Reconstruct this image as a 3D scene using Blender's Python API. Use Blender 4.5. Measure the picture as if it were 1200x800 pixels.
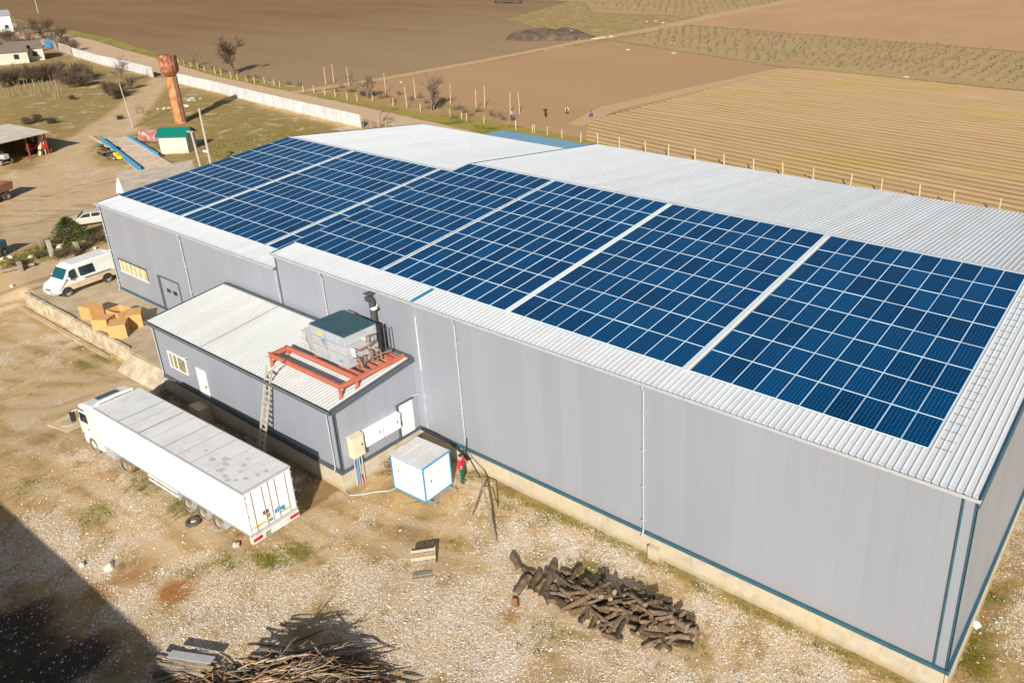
import bpy, bmesh, math, random
import numpy as np
from mathutils import Vector, Matrix, noise
from mathutils.geometry import tessellate_polygon
random.seed(7); rng = np.random.default_rng(7)
S = bpy.context.scene; C = S.collection
R = math.radians
for o in list(bpy.data.objects): bpy.data.objects.remove(o)

# ------------------------------------------------------------ camera
YAW, PIT, ROL, FPX = -0.63051, -0.39251, -0.012046, 965.9
CAM = Vector((3.6444, -25.487, 26.6695)); PX, PY = 124.03, -77.56
cp, sp, cy_, sy_ = math.cos(PIT), math.sin(PIT), math.cos(YAW), math.sin(YAW)
F = Vector((sy_*cp, cy_*cp, sp)); Rt = Vector((cy_, -sy_, 0)); U = Rt.cross(F)
R2 = Rt*math.cos(ROL)+U*math.sin(ROL); U2 = -Rt*math.sin(ROL)+U*math.cos(ROL)
cd = bpy.data.cameras.new('camera'); cam = bpy.data.objects.new('camera', cd); C.objects.link(cam)
cd.sensor_width = 36; cd.lens = 36*FPX/1200; cd.shift_x = -PX/1200; cd.shift_y = PY/1200
cd.clip_end = 6000; cd.clip_start = 0.5
M = Matrix(((R2.x, U2.x, -F.x, CAM.x), (R2.y, U2.y, -F.y, CAM.y), (R2.z, U2.z, -F.z, CAM.z), (0, 0, 0, 1)))
cam.matrix_world = M; S.camera = cam
S.render.resolution_x = 1024; S.render.resolution_y = 682

# ------------------------------------------------------------ light
SUND = Vector((-0.57, 0.70, -0.4384)).normalized()      # direction the light travels
ELEV = math.asin(-SUND.z)
w = bpy.data.worlds.new('World'); S.world = w; w.use_nodes = True
nt = w.node_tree; bg = nt.nodes['Background']; sk = nt.nodes.new('ShaderNodeTexSky')
sk.sky_type = 'NISHITA'; sk.sun_disc = False; sk.sun_elevation = ELEV
sk.sun_rotation = math.atan2(-SUND.x, -SUND.y); sk.dust_density = 1.5; sk.air_density = 1.0
nt.links.new(sk.outputs[0], bg.inputs[0]); bg.inputs[1].default_value = 0.05
ld = bpy.data.lights.new('sun', 'SUN'); ld.energy = 5.0; ld.angle = R(0.53); ld.color = (1.0, 0.915, 0.78)
lo = bpy.data.objects.new('sun', ld); C.objects.link(lo); lo.rotation_euler = SUND.to_track_quat('-Z', 'Y').to_euler()
S.view_settings.view_transform = 'Standard'; S.view_settings.look = 'None'
S.view_settings.exposure = 0.35; S.view_settings.gamma = 1; S.view_settings.use_curve_mapping = False

# ------------------------------------------------------------ terrain height and pixel -> ground
def sst(a, b, x):
    t = min(1, max(0, (x-a)/(b-a))); return t*t*(3-2*t)
def HT(x, y):
    if x >= -69.2:
        if x > -52: return 0.0
        s2 = 1.0 if y > -4.75 else (0.0 if y < -4.95 else (y+4.95)/.2)
        s2 = s2*sst(-52.2, -53, x)
    else:
        a = sst(-9.5, -3, y); b = 1.0 if y > -4.75 else 0.0
        k = sst(-71.5, -69.2, x); s2 = a*(1-k)+b*k
    return 0.985*s2*sst(-94, -78, x)*(1-sst(14, 32, y))
def ray(u, v):
    return F+R2*((u-600-PX)/FPX)-U2*((v-400-PY)/FPX)
def G(u, v, dz=0.0):
    d = ray(u, v); z = dz
    for _ in range(25):
        p = CAM+d*((z-CAM.z)/d.z); z = .5*z+.5*(HT(p.x, p.y)+dz)
    return p
def GZ(u, v, z):
    d = ray(u, v); return CAM+d*((z-CAM.z)/d.z)

# ------------------------------------------------------------ materials
class NT:
    def __init__(s, name):
        s.m = bpy.data.materials.new(name); s.m.use_nodes = True; s.t = s.m.node_tree
        s.b = s.t.nodes['Principled BSDF']
    def n(s, k, **kw):
        x = s.t.nodes.new('ShaderNode'+k)
        for a, v in kw.items(): setattr(x, a, v)
        return x
    def l(s, a, b): s.t.links.new(a, b)
    def val(s, sock, v):
        if hasattr(v, 'is_output'): s.l(v, sock)
        elif isinstance(v, (tuple, list)): sock.default_value = (*v, 1) if len(v) == 3 and sock.type == 'RGBA' else v
        else: sock.default_value = v
    def math(s, op, a, b=0.0, c=None, clamp=False):
        x = s.n('Math', operation=op, use_clamp=clamp); s.val(x.inputs[0], a); s.val(x.inputs[1], b)
        if c is not None: s.val(x.inputs[2], c)
        return x.outputs[0]
    def mix(s, f, a, b, mode='MIX'):
        x = s.n('Mix', data_type='RGBA', blend_type=mode); s.val(x.inputs[0], f); s.val(x.inputs[6], a); s.val(x.inputs[7], b)
        return x.outputs[2]
    def coord(s, kind='Object'):
        return s.n('TexCoord').outputs[kind]
    def pos(s): return s.n('NewGeometry').outputs['Position']
    def noise(s, vec, sc, det=4, rough=.55, dist=0):
        x = s.n('TexNoise'); s.l(vec, x.inputs['Vector']); x.inputs['Scale'].default_value = sc
        x.inputs['Detail'].default_value = det; x.inputs['Roughness'].default_value = rough; x.inputs['Distortion'].default_value = dist
        return x.outputs['Fac']
    def scale(s, vec, v):
        x = s.n('Mapping'); s.l(vec, x.inputs['Vector']); x.inputs['Scale'].default_value = v; return x.outputs[0]
    def rng(s, v, a, b, c=0., d=1.):
        x = s.n('MapRange'); s.val(x.inputs[0], v)
        for i, k in enumerate((a, b, c, d)): x.inputs[i+1].default_value = k
        return x.outputs[0]
    def bump(s, h, st=.3, dist=.05):
        x = s.n('Bump'); s.l(h, x.inputs['Height']); x.inputs['Strength'].default_value = st; x.inputs['Distance'].default_value = dist
        s.l(x.outputs[0], s.b.inputs['Normal'])
    def attr(s, name):
        x = s.n('Attribute', attribute_name=name); return x.outputs['Fac']
    def sep(s, vec):
        x = s.n('SeparateXYZ'); s.l(vec, x.inputs[0]); return x.outputs
    def fin(s, col, rough=.8, metal=0., spec=None):
        s.val(s.b.inputs['Base Color'], col); s.val(s.b.inputs['Roughness'], rough); s.val(s.b.inputs['Metallic'], metal)
        if spec is not None: s.b.inputs['Specular IOR Level'].default_value = spec
        return s.m
_m = {}
def P(name, col, rough=.7, metal=0., var=.25, sc=3., bump=0., dirt=None, dsc=1.2, damt=.45, orand=0.):
    """plain procedural material with tone variation and optional dirt stains"""
    if name in _m: return _m[name]
    t = NT(name); v = t.coord('Object')
    n1 = t.noise(v, sc, 5, .6); f = t.rng(n1, .3, .7, 1-var, 1+var*.6)
    vm = t.n('VectorMath', operation='SCALE'); vm.inputs[0].default_value = col; t.l(f, vm.inputs['Scale'])
    if orand:
        f2 = t.math('MULTIPLY', f, t.rng(t.n('ObjectInfo').outputs['Random'], 0, 1, 1-orand, 1+orand*.7)); t.l(f2, vm.inputs['Scale'])
    c = vm.outputs[0]
    if dirt:
        d = t.rng(t.noise(v, dsc, 6, .65, .4), .48, .68, 0, damt); c = t.mix(d, c, dirt)
    if bump: t.bump(t.noise(v, sc*5, 6, .7), bump, .03)
    _m[name] = t.fin(c, rough, metal); return _m[name]

def m_cladding():
    t = NT('wall_cladding'); p = t.pos(); x, y, z = t.sep(p)[:3]
    s = t.math('ADD', x, y)
    pan = t.math('FLOOR', t.math('DIVIDE', s, 1.15))
    wn = t.n('TexWhiteNoise', noise_dimensions='1D'); t.l(pan, wn.inputs['W'])
    fr = t.math('FRACT', t.math('DIVIDE', s, 1.15))
    joint = t.math('LESS_THAN', fr, .012)
    ripple = t.math('SINE', t.math('MULTIPLY', s, 2*math.pi/.1437))
    st = t.noise(t.scale(p, (1.3, 1.3, .12)), 1.5, 5, .65)
    f = t.math('ADD', t.rng(wn.outputs['Value'], 0, 1, .965, 1.03), t.rng(st, .3, .7, -.025, .025))
    low = t.rng(z, 1.0, 2.2, -.05, 0.)
    f = t.math('ADD', f, t.math('MULTIPLY', low, st))
    f = t.math('MULTIPLY', f, t.math('SUBTRACT', 1, t.math('MULTIPLY', joint, .14)))
    vm = t.n('VectorMath', operation='SCALE'); vm.inputs[0].default_value = (.288, .316, .382); t.l(f, vm.inputs['Scale'])
    spl = t.math('MULTIPLY', t.rng(t.math('ADD', z, t.math('MULTIPLY', st, -1.1)), .55, 1.25, .5, 0), t.noise(p, 4, 5, .7)); cc = t.mix(spl, vm.outputs[0], (.36, .29, .20))
    drip = t.rng(t.noise(t.scale(p, (5, 5, .10)), 1.0, 4, .6), .60, .78, 0, .16); cc = t.mix(drip, cc, (.22, .22, .22))
    t.bump(t.math('ADD', ripple, t.math('MULTIPLY', joint, -2)), .08, .006)
    return t.fin(cc, .42, .0, .5)
def m_solar():
    t = NT('solar_cells'); uv = t.coord('UV'); u, v = t.sep(uv)[:2]
    fu = t.math('ABSOLUTE', t.math('SUBTRACT', t.math('FRACT', t.math('MULTIPLY', u, 6)), .5))
    fv = t.math('ABSOLUTE', t.math('SUBTRACT', t.math('FRACT', t.math('MULTIPLY', v, 12)), .5))
    dia = t.math('GREATER_THAN', t.math('ADD', fu, fv), .905)
    lin = t.math('MAXIMUM', t.math('GREATER_THAN', fu, .485), t.math('GREATER_THAN', fv, .487))
    oi = t.n('ObjectInfo').outputs['Random']
    base = t.mix(oi, (.0004, .032, .108), (.0006, .060, .185))
    nz = t.noise(t.n('NewGeometry').outputs['Position'], .35, 2)
    base = t.mix(t.rng(nz, .4, .65, 0, .5), base, (.001, .055, .17))
    c = t.mix(t.math('MULTIPLY', lin, .16), base, (.10, .32, .5))
    c = t.mix(t.math('MULTIPLY', dia, .85), c, (.45, .64, .80))
    m = t.fin(c, .28, 0, .16); t.b.inputs['Specular Tint'].default_value = (.05, .45, 1, 1); return m
def m_roofsheet(name, col, dirtamt=.25):
    t = NT(name); p = t.pos(); n1 = t.noise(t.scale(p, (1, .25, 1)), .9, 6, .65); n2 = t.noise(p, 7, 4)
    x = t.sep(p)[0]; wn = t.n('TexWhiteNoise', noise_dimensions='1D'); t.l(t.math('FLOOR', t.math('DIVIDE', x, .81)), wn.inputs['W'])
    f = t.math('MULTIPLY', t.rng(wn.outputs['Value'], 0, 1, .95, 1.02), t.rng(n2, .3, .7, .95, 1.04))
    vm = t.n('VectorMath', operation='SCALE'); vm.inputs[0].default_value = col; t.l(f, vm.inputs['Scale'])
    lap = t.math('LESS_THAN', t.math('FRACT', t.math('DIVIDE', t.sep(p)[1], 5.65)), .006)
    c = t.mix(t.math('MULTIPLY', lap, .35), vm.outputs[0], (.25, .25, .25))
    c = t.mix(t.rng(n1, .5, .8, 0, dirtamt), c, (.45, .38, .30)); t.bump(n1, .05, .02)
    return t.fin(c, .65, 0, .12)
def m_ground():
    t = NT('yard_soil'); p = t.pos()
    big = t.noise(p, .05, 6, .6, .3); mid = t.noise(p, .6, 7, .68, .4); fine = t.noise(p, 6, 6, .75); sp_ = t.noise(p, 22, 3, .6)
    soil = t.mix(t.rng(mid, .32, .68), (.47, .34, .19), (.66, .52, .34))
    soil = t.mix(t.rng(fine, .3, .75, 0, .75), soil, (.66, .52, .34))
    dryg = t.mix(t.rng(fine, .35, .65), (.20, .165, .06), (.50, .40, .19))
    grn = t.mix(t.rng(fine, .35, .65), (.11, .12, .018), (.34, .33, .07))
    pale = t.mix(t.rng(mid, .3, .7), (.62, .51, .39), (.70, .585, .45))
    pale = t.mix(t.rng(fine, .45, .7, 0, .35), pale, (.42, .31, .20))
    def mask(a, sh, n, lo=.42, hi=.58):
        return t.rng(t.math('ADD', t.attr(a), t.math('MULTIPLY', t.math('SUBTRACT', n, .5), sh)), lo, hi)
    nmix = t.math('ADD', t.math('MULTIPLY', mid, .6), t.math('MULTIPLY', fine, .4))
    c = soil
    c = t.mix(mask('dry', 1.3, nmix, .38, .66), c, dryg)
    c = t.mix(mask('track', .5, nmix, .3, .7), c, pale)
    c = t.mix(mask('green', 1.9, nmix, .40, .68), c, grn)
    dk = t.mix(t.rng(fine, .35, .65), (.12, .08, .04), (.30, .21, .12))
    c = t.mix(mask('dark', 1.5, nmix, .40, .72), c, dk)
    c = t.mix(mask('rust', 1.2, nmix, .45, .8), c, (.42, .19, .075))
    c = t.mix(1.0, c, (1.0, .90, .72), 'MULTIPLY')
    # crushed white limestone in the soil
    vo = t.n('TexVoronoi', feature='F1'); t.l(p, vo.inputs['Vector']); vo.inputs['Scale'].default_value = 11
    vo2 = t.n('TexVoronoi', feature='F1'); t.l(p, vo2.inputs['Vector']); vo2.inputs['Scale'].default_value = 22
    r1 = t.sep(vo.outputs['Color'])[0]; r2 = t.sep(vo2.outputs['Color'])[1]
    st = t.mix(r1, (.62, .50, .37), (.98, .93, .86))
    st2 = t.mix(r2, (.46, .35, .24), (.96, .88, .78))
    patch = t.noise(p, .33, 7, .7, .6)
    yk = t.rng(t.attr('track'), .2, .6, 1, .25)
    c = t.mix(t.math('MULTIPLY', yk, t.rng(patch, .49, .62, 0, .6)), c, (.33, .225, .11)); c = t.mix(t.rng(patch, .32, .45, .6, 0), c, (.70, .59, .42))
    c = t.mix(t.math('MULTIPLY', yk, t.rng(t.noise(p, 1.1, 7, .78, .6), .535, .62, 0, .7)), c, (.23, .175, .07))
    c = t.mix(t.math('MULTIPLY', t.rng(t.attr('rut'), .2, .8), t.rng(mid, .3, .6, .25, .8)), c, (.62, .49, .33)); c = t.mix(t.rng(t.math('ADD', t.attr('rutd'), t.math('SUBTRACT', nmix, .5)), .35, .8, 0, .7), c, (.27, .19, .10))
    dens = t.math('ADD', t.math('MULTIPLY', t.attr('gravel'), 1.35), t.math('ADD', t.math('MULTIPLY', t.math('SUBTRACT', nmix, .5), 2.6), t.math('MULTIPLY', t.math('SUBTRACT', patch, .47), -3.6)))
    dens = t.math('MULTIPLY', dens, t.math('SUBTRACT', 1.0, t.math('ADD', t.math('MULTIPLY', t.attr('black'), .75), t.math('MULTIPLY', t.attr('rut'), .5))))
    on1 = t.math('MULTIPLY', t.math('LESS_THAN', t.sep(vo.outputs['Color'])[2], t.math('MULTIPLY', dens, .85)), t.math('LESS_THAN', vo.outputs['Distance'], .42))
    on2 = t.math('LESS_THAN', t.sep(vo2.outputs['Color'])[2], t.math('MULTIPLY', dens, .75))
    c = t.mix(t.math('MULTIPLY', on2, t.rng(dens, .12, .3)), c, st2)
    c = t.mix(t.math('MULTIPLY', on1, t.rng(dens, .12, .35)), c, st)
    c = t.mix(t.rng(sp_, .60, .70, 0, .35), c, (.10, .07, .04))
    c = t.mix(t.rng(big, .35, .65, 0, .15), c, (.36, .27, .17))
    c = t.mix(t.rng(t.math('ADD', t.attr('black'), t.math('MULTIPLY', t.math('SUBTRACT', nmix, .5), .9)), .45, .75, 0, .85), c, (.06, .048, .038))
    h = t.math('ADD', t.math('MULTIPLY', fine, .8), t.math('ADD', t.math('MULTIPLY', sp_, .3), t.math('MULTIPLY', on1, .25)))
    t.bump(h, 1.0, .07)
    return t.fin(c, .95, 0, .15)
def m_patch(name, cols, sc=.5, fsc=4., stretch=None, green=None, bump=.6, soft=1., gsc=.12, grass_lo=.55):
    """ground sheet whose ragged border is driven by the 'fade' attribute"""
    t = NT(name); p = t.pos(); q = t.scale(p, stretch) if stretch else p
    cols = [(a_*1.0, b_*.90, c_*.74) for a_, b_, c_ in cols]
    a = t.noise(q, sc, 7, .65, .3); b = t.noise(p, fsc, 6, .72)
    c = t.mix(t.rng(a, .33, .67), cols[0], cols[1]); c = t.mix(t.rng(b, .35, .7, 0, .6), c, cols[2])
    if name == 'ploughed_soil': c = t.mix(t.rng(t.math('ADD', t.sep(p)[0], t.math('MULTIPLY', a, 120)), -215, -75), c, (.365, .255, .155))
    if green: c = t.mix(t.rng(t.noise(p, gsc, 6, .65), grass_lo, grass_lo+.13, 0, .75), c, green)
    t.bump(b, bump, .08)
    t.fin(c, .96, 0, .1)
    tr = t.n('BsdfTransparent'); mx = t.n('MixShader')
    k = t.rng(t.math('ADD', t.attr('fade'), t.math('MULTIPLY', t.math('SUBTRACT', t.noise(p, .8, 6, .7), .5), soft)), .47, .53)
    t.l(k, mx.inputs[0]); t.l(tr.outputs[0], mx.inputs[1]); t.l(t.b.outputs[0], mx.inputs[2])
    t.l(mx.outputs[0], t.t.nodes['Material Output'].inputs[0]); return t.m
CLAD = m_cladding(); SOLAR = m_solar()
ROOF = m_roofsheet('white_roof_sheet', (.635, .68, .74)); ROOF2 = m_roofsheet('annex_roof_sheet', (.60, .63, .65), .35)
TEAL = P('slate_blue_trim', (.035, .115, .17), .45, var=.15)
SLATE = P('dark_grey_trim', (.085, .11, .135), .5, var=.2)
GUT = P('light_grey_metal', (.46, .49, .54), .45, .1, var=.12)
WHT = P('white_paint', (.78, .80, .83), .4, var=.05, dirt=(.55, .47, .36), damt=.12)
WHT2 = P('clean_white_paint', (.84, .84, .84), .35, var=.03)
CONC = P('plinth_concrete', (.55, .48, .36), .9, var=.38, sc=1.6, bump=.4, dirt=(.38, .30, .19), dsc=.9, damt=.6)
CONC2 = P('slab_concrete', (.52, .42, .29), .9, var=.25, sc=.8, bump=.4, dirt=(.30, .235, .16), dsc=.4, damt=.6)
CONCW = P('pale_concrete', (.45, .42, .36), .85, var=.2, sc=1., bump=.3, dirt=(.42, .38, .32), dsc=.5, damt=.5)
ALU = P('aluminium_frame', (.54, .70, .85), .5, .0, var=.05)
GLASS = P('dark_glass', (.02, .035, .045), .08, var=.1)
WINT = P('teal_windscreen', (.01, .09, .12), .06, var=.1)
RUB = P('black_rubber', (.04, .036, .032), .85, var=.2, sc=2., dirt=(.30, .24, .16), dsc=2.5, damt=.7)
BLK = P('black_plastic', (.025, .025, .028), .5, var=.2)
RIM = P('dusty_steel_rim', (.38, .35, .31), .5, .3, var=.2)
DIRTY = P('dust_coated_paint', (.62, .50, .34), .7, var=.15, sc=2.)
RED = P('red_oxide_steel', (.55, .16, .10), .6, var=.2, dirt=(.45, .22, .14), damt=.4)
BLUE = P('blue_paint', (.02, .30, .62), .5, var=.15, dirt=(.2, .3, .4), damt=.3)
CYAN = P('cyan_trim', (.02, .25, .42), .45, var=.1)
OSB = P('crate_chipboard', (.66, .38, .15), .8, var=.22, sc=9., bump=.2, dirt=(.45, .25, .10), dsc=3., damt=.5)
OSBD = P('crate_inner_shade', (.36, .18, .07), .85, var=.25, sc=9.)  # darker chipboard tone paints in the shade on the crates' inner base
WOOD = P('grey_weathered_wood', (.33, .28, .22), .9, var=.35, sc=6., bump=.4)
WOODP = P('pale_wood', (.60, .48, .33), .85, var=.3, sc=6., bump=.3)
BARK = P('brown_bark', (.17, .115, .068), .95, var=.6, sc=7., bump=1., dirt=(.23, .185, .12), dsc=4., damt=.5, orand=.55)
BARK2 = P('orange_brown_branch', (.30, .165, .075), .9, var=.4, sc=5.)
BARK3 = P('pale_branch', (.42, .335, .24), .9, var=.35, sc=5.)
CUT = P('cut_wood_end', (.30, .215, .14), .85, var=.25, sc=8.)
ORC = P('fresh_orange_cut', (.72, .27, .06), .85, var=.2, sc=8.)
RUST = P('rusty_tank_steel', (.30, .085, .03), .8, var=.5, sc=1.3, bump=.3, dirt=(.60, .48, .38), dsc=1.1, damt=.9)
RUSTO = P('orange_rust_steel', (.52, .25, .11), .8, var=.4, sc=1.1, bump=.3, dirt=(.30, .08, .03), dsc=.9, damt=.95)
GREENR = P('green_metal_roof', (.005, .18, .14), .5, var=.12)
PLAS = P('cream_plaster', (.62, .565, .49), .9, var=.15, dirt=(.45, .38, .28), damt=.4)
TWIG = P('bare_twigs', (.20, .15, .115), .95, var=.4, sc=4.)
TWIGD = P('dark_bare_twigs', (.105, .075, .05), .95, var=.4, sc=4.)
LEAF = P('dark_green_needles', (.075, .10, .02), .8, var=.5, sc=5.)
GRS = P('grass_blades', (.20, .20, .035), .9, var=.6, sc=2.5)
GRSD = P('dry_grass_blades', (.40, .30, .14), .9, var=.5, sc=2.5)
STONE = P('limestone', (.74, .68, .58), .9, var=.35, sc=4., bump=.3)
STONED = P('brown_stone', (.36, .27, .18), .9, var=.35, sc=4.)
SKIN = P('skin', (.48, .28, .2), .6, var=.1)

# ------------------------------------------------------------ object helpers
def tag(o, label=None, cat=None, group=None, kind=None):
    if label: o['label'] = label
    if cat: o['category'] = cat
    if group: o['group'] = group
    if kind: o['kind'] = kind
    return o
def thing(name, label, cat, loc=(0, 0, 0), rz=0., group=None, rx=0.):
    o = bpy.data.objects.new(name, None); C.objects.link(o); o.location = loc; o.rotation_euler = (rx, 0, rz)
    o.empty_display_size = .3
    return tag(o, label, cat, group)
class MB:
    ZF = None
    def __init__(s): s.v = []; s.f = []; s.mi = []; s.m = []; s.cur = 0; s.T = None; s.uv = {}
    def mat(s, m):
        if m not in s.m: s.m.append(m)
        s.cur = s.m.index(m); return s
    def add(s, vs, fs):
        b = len(s.v); vs = [tuple(s.T @ Vector(q)) if s.T else tuple(q) for q in vs]
        if MB.ZF: vs = [(x, y, 1.15+(z-1.15)*MB.ZF if z > 1.15 else z) for x, y, z in vs]
        s.v += vs
        for f in fs: s.f.append([b+i for i in f]); s.mi.append(s.cur)
        return s
    def box(s, x0, x1, y0, y1, z0, z1):
        return s.add([(x0, y0, z0), (x1, y0, z0), (x1, y1, z0), (x0, y1, z0), (x0, y0, z1), (x1, y0, z1), (x1, y1, z1), (x0, y1, z1)],
                     [(0, 3, 2, 1), (4, 5, 6, 7), (0, 1, 5, 4), (1, 2, 6, 5), (2, 3, 7, 6), (3, 0, 4, 7)])
    def hexa(s, pts):
        return s.add(pts, [(0, 3, 2, 1), (4, 5, 6, 7), (0, 1, 5, 4), (1, 2, 6, 5), (2, 3, 7, 6), (3, 0, 4, 7)])
    def quad(s, *p): return s.add(p, [tuple(range(len(p)))])
    def tube(s, a, b, r0, r1=None, n=8, caps=True):
        a = Vector(a); b = Vector(b); r1 = r0 if r1 is None else r1; d = b-a
        if d.length < 1e-6: return s
        d.normalize(); u = d.orthogonal().normalized(); w_ = d.cross(u)
        vs = []
        for c, r in ((a, r0), (b, r1)):
            for i in range(n):
                t = 2*math.pi*i/n; vs.append(c+u*(r*math.cos(t))+w_*(r*math.sin(t)))
        fs = [(i, (i+1) % n, n+(i+1) % n, n+i) for i in range(n)]
        if caps: fs += [tuple(range(n-1, -1, -1)), tuple(range(n, 2*n))]
        return s.add(vs, fs)
    def path(s, pts, r, n=6):
        """bent round tube; r a number or a list"""
        pts = [Vector(p) for p in pts]; rr = r if isinstance(r, (list, tuple)) else [r]*len(pts); vs = []
        d0 = (pts[1]-pts[0]).normalized(); u = d0.orthogonal().normalized()
        for i, p in enumerate(pts):
            d = (pts[min(i+1, len(pts)-1)]-pts[max(i-1, 0)]).normalized(); u = (u-d*u.dot(d)).normalized(); w_ = d.cross(u)
            for k in range(n):
                t = 2*math.pi*k/n; vs.append(p+u*(rr[i]*math.cos(t))+w_*(rr[i]*math.sin(t)))
        m = len(pts); fs = [(i*n+k, i*n+(k+1) % n, (i+1)*n+(k+1) % n, (i+1)*n+k) for i in range(m-1) for k in range(n)]
        fs += [tuple(range(n-1, -1, -1)), tuple(range((m-1)*n, m*n))]
        return s.add(vs, fs)
    def bar(s, a, b, w_, h):
        """rectangular bar between two points"""
        a = Vector(a); b = Vector(b); d = (b-a).normalized(); up = Vector((0, 0, 1)) if abs(d.z) < .95 else Vector((0, 1, 0))
        x = d.cross(up).normalized()*(w_/2); z = x.cross(d).normalized()*(h/2)
        return s.hexa([a-x-z, a+x-z, b+x-z, b-x-z, a-x+z, a+x+z, b+x+z, b-x+z])
    def lathe(s, prof, n=24, c=(0, 0, 0)):
        vs = []; m = len(prof)
        for r, z in prof:
            for k in range(n):
                t = 2*math.pi*k/n; vs.append((c[0]+r*math.cos(t), c[1]+r*math.sin(t), c[2]+z))
        fs = [(i*n+k, i*n+(k+1) % n, (i+1)*n+(k+1) % n, (i+1)*n+k) for i in range(m-1) for k in range(n)]
        return s.add(vs, fs)
    def prism(s, poly, y0, y1):
        """(x,z) outline extruded along y"""
        n = len(poly); vs = [(x, y0, z) for x, z in poly]+[(x, y1, z) for x, z in poly]
        fs = [(i, (i+1) % n, n+(i+1) % n, n+i) for i in range(n)]+[tuple(range(n-1, -1, -1)), tuple(range(n, 2*n))]
        return s.add(vs, fs)
    def blob(s, c, rx, ry, rz, seed=0, sub=1, amp=.25):
        bm = bmesh.new(); bmesh.ops.create_icosphere(bm, subdivisions=sub, radius=1)
        vs = []
        for q in bm.verts:
            k = 1+amp*noise.noise(q.co*1.3+Vector((seed*3.1, seed*1.7, seed)))*2; vs.append((c[0]+q.co.x*rx*k, c[1]+q.co.y*ry*k, c[2]+q.co.z*rz*k))
        fs = [[x.index for x in f.verts] for f in bm.faces]; bm.free(); return s.add(vs, fs)
    def mesh(s, name):
        me = bpy.data.meshes.new(name); me.from_pydata(s.v, [], s.f)
        for m in s.m: me.materials.append(m)
        me.polygons.foreach_set('material_index', s.mi); me.update(); return me
    def build(s, name, m=None, parent=None, bevel=0., smooth=False, fixn=True, loc=None):
        if m and not s.m: s.m = [m]
        me = s.mesh(name)
        if fixn:
            bm = bmesh.new(); bm.from_mesh(me); bmesh.ops.recalc_face_normals(bm, faces=bm.faces); bm.to_mesh(me); bm.free()
        if smooth: me.polygons.foreach_set('use_smooth', [True]*len(me.polygons))
        o = bpy.data.objects.new(name, me); C.objects.link(o)
        if parent: o.parent = parent
        if loc: o.location = loc
        if bevel:
            b = o.modifiers.new('b', 'BEVEL'); b.width = bevel; b.segments = 2; b.limit_method = 'ANGLE'
        return o
def mb(m): x = MB(); x.mat(m); return x
def copy_tree(o, parent=None, **kw):
    c = o.copy(); C.objects.link(c); c.parent = parent
    for ch in list(o.children): copy_tree(ch, c)
    return c

# ------------------------------------------------------------ ground sheet with land-cover attributes
def poly_sd(X, Y, poly):
    """signed distance (positive inside)"""
    n = len(poly); d = np.full(X.shape, 1e9); ins = np.zeros(X.shape, bool)
    for i in range(n):
        ax, ay = poly[i]; bx, by = poly[(i+1) % n]; ex, ey = bx-ax, by-ay; L = ex*ex+ey*ey+1e-9
        t = np.clip(((X-ax)*ex+(Y-ay)*ey)/L, 0, 1); d = np.minimum(d, np.hypot(X-ax-t*ex, Y-ay-t*ey))
        c = ((ay > Y) != (by > Y)) & (X < (bx-ax)*(Y-ay)/(by-ay+1e-12)+ax); ins ^= c
    return np.where(ins, d, -d)
def gp(pts): return [(lambda q: (q.x, q.y))(G(*p)) for p in pts]
xs = np.concatenate([np.linspace(-3000, -300, 18), np.linspace(-260, -130, 66), np.arange(-129, -50, .9), np.arange(-53.4, -50, .2), np.arange(-50, 14, .45), np.linspace(16, 60, 10), np.linspace(120, 3000, 14)])
ys = np.concatenate([np.linspace(-600, -60, 8), np.arange(-45, -22, 1.5), np.arange(-22, 4, .4), np.arange(4, 64, .8), np.arange(64, 110, 3.), np.linspace(130, 3500, 24)])
xs = np.unique(np.round(np.concatenate([xs, np.arange(-72, -68.6, .25)]), 3)); ys = np.unique(np.round(np.concatenate([ys, [-4.95, -4.75]]), 3))
XX, YY = np.meshgrid(xs, ys); nx, ny = len(xs), len(ys)
ZZ = np.vectorize(HT)(XX, YY)
near = (YY < 3) & (XX > -50)
ZZ = ZZ + np.where(near, np.vectorize(lambda x, y: .05*noise.noise(Vector((x*.5, y*.5, 0)))+.03*noise.noise(Vector((x*1.7, y*1.7, 3))))(XX, YY), 0)
ZZ = np.where((XX > -66) & (XX < .5) & (YY > .3) & (YY < 32), -.3, ZZ)
def soft(pix, w_, amt=1., world=False):
    poly = pix if world else gp(pix); return amt*np.clip(poly_sd(XX, YY, poly)/w_*.5+.5, 0, 1)
def blobs(lst):
    a = np.zeros(XX.shape)
    for u, v, r, k in lst:
        q = G(u, v); a = np.maximum(a, k*np.exp(-((XX-q.x)**2+(YY-q.y)**2)/(r*r)))
    return a
track = soft([(0, 205), (40, 200), (80, 165), (100, 150), (125, 135), (150, 115), (178, 92), (205, 90), (192, 105), (178, 125), (160, 145), (155, 158), (105, 165), (100, 180), (115, 195), (190, 200), (250, 240), (120, 262), (60, 275), (0, 303)], 1.6)
track = np.maximum(track, soft([(0, 322), (60, 306), (130, 285), (150, 330), (80, 345), (32, 348), (0, 372)], 1.2, .9))
track = np.maximum(track, soft([(0, 372), (32, 352), (60, 380), (70, 400), (0, 420)], 1.2, .6))
track = np.maximum(track, soft([(0, 470), (95, 455), (180, 435), (195, 450), (100, 480), (0, 500)], 1., .75))
track = np.maximum(track, soft([(0, 430), (120, 440), (120, 455), (0, 448)], .8, .55))
track = np.maximum(track, soft([(0, 545), (70, 560), (240, 640), (200, 650), (60, 590), (0, 580)], 1., .55))
track = np.maximum(track, soft([(300, 105), (345, 103), (352, 112), (330, 118)], .8, .8))
dry = soft([(0, 80), (60, 60), (185, 90), (150, 110), (125, 133), (100, 148), (60, 178), (40, 198), (0, 205)], 2., .75)
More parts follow.
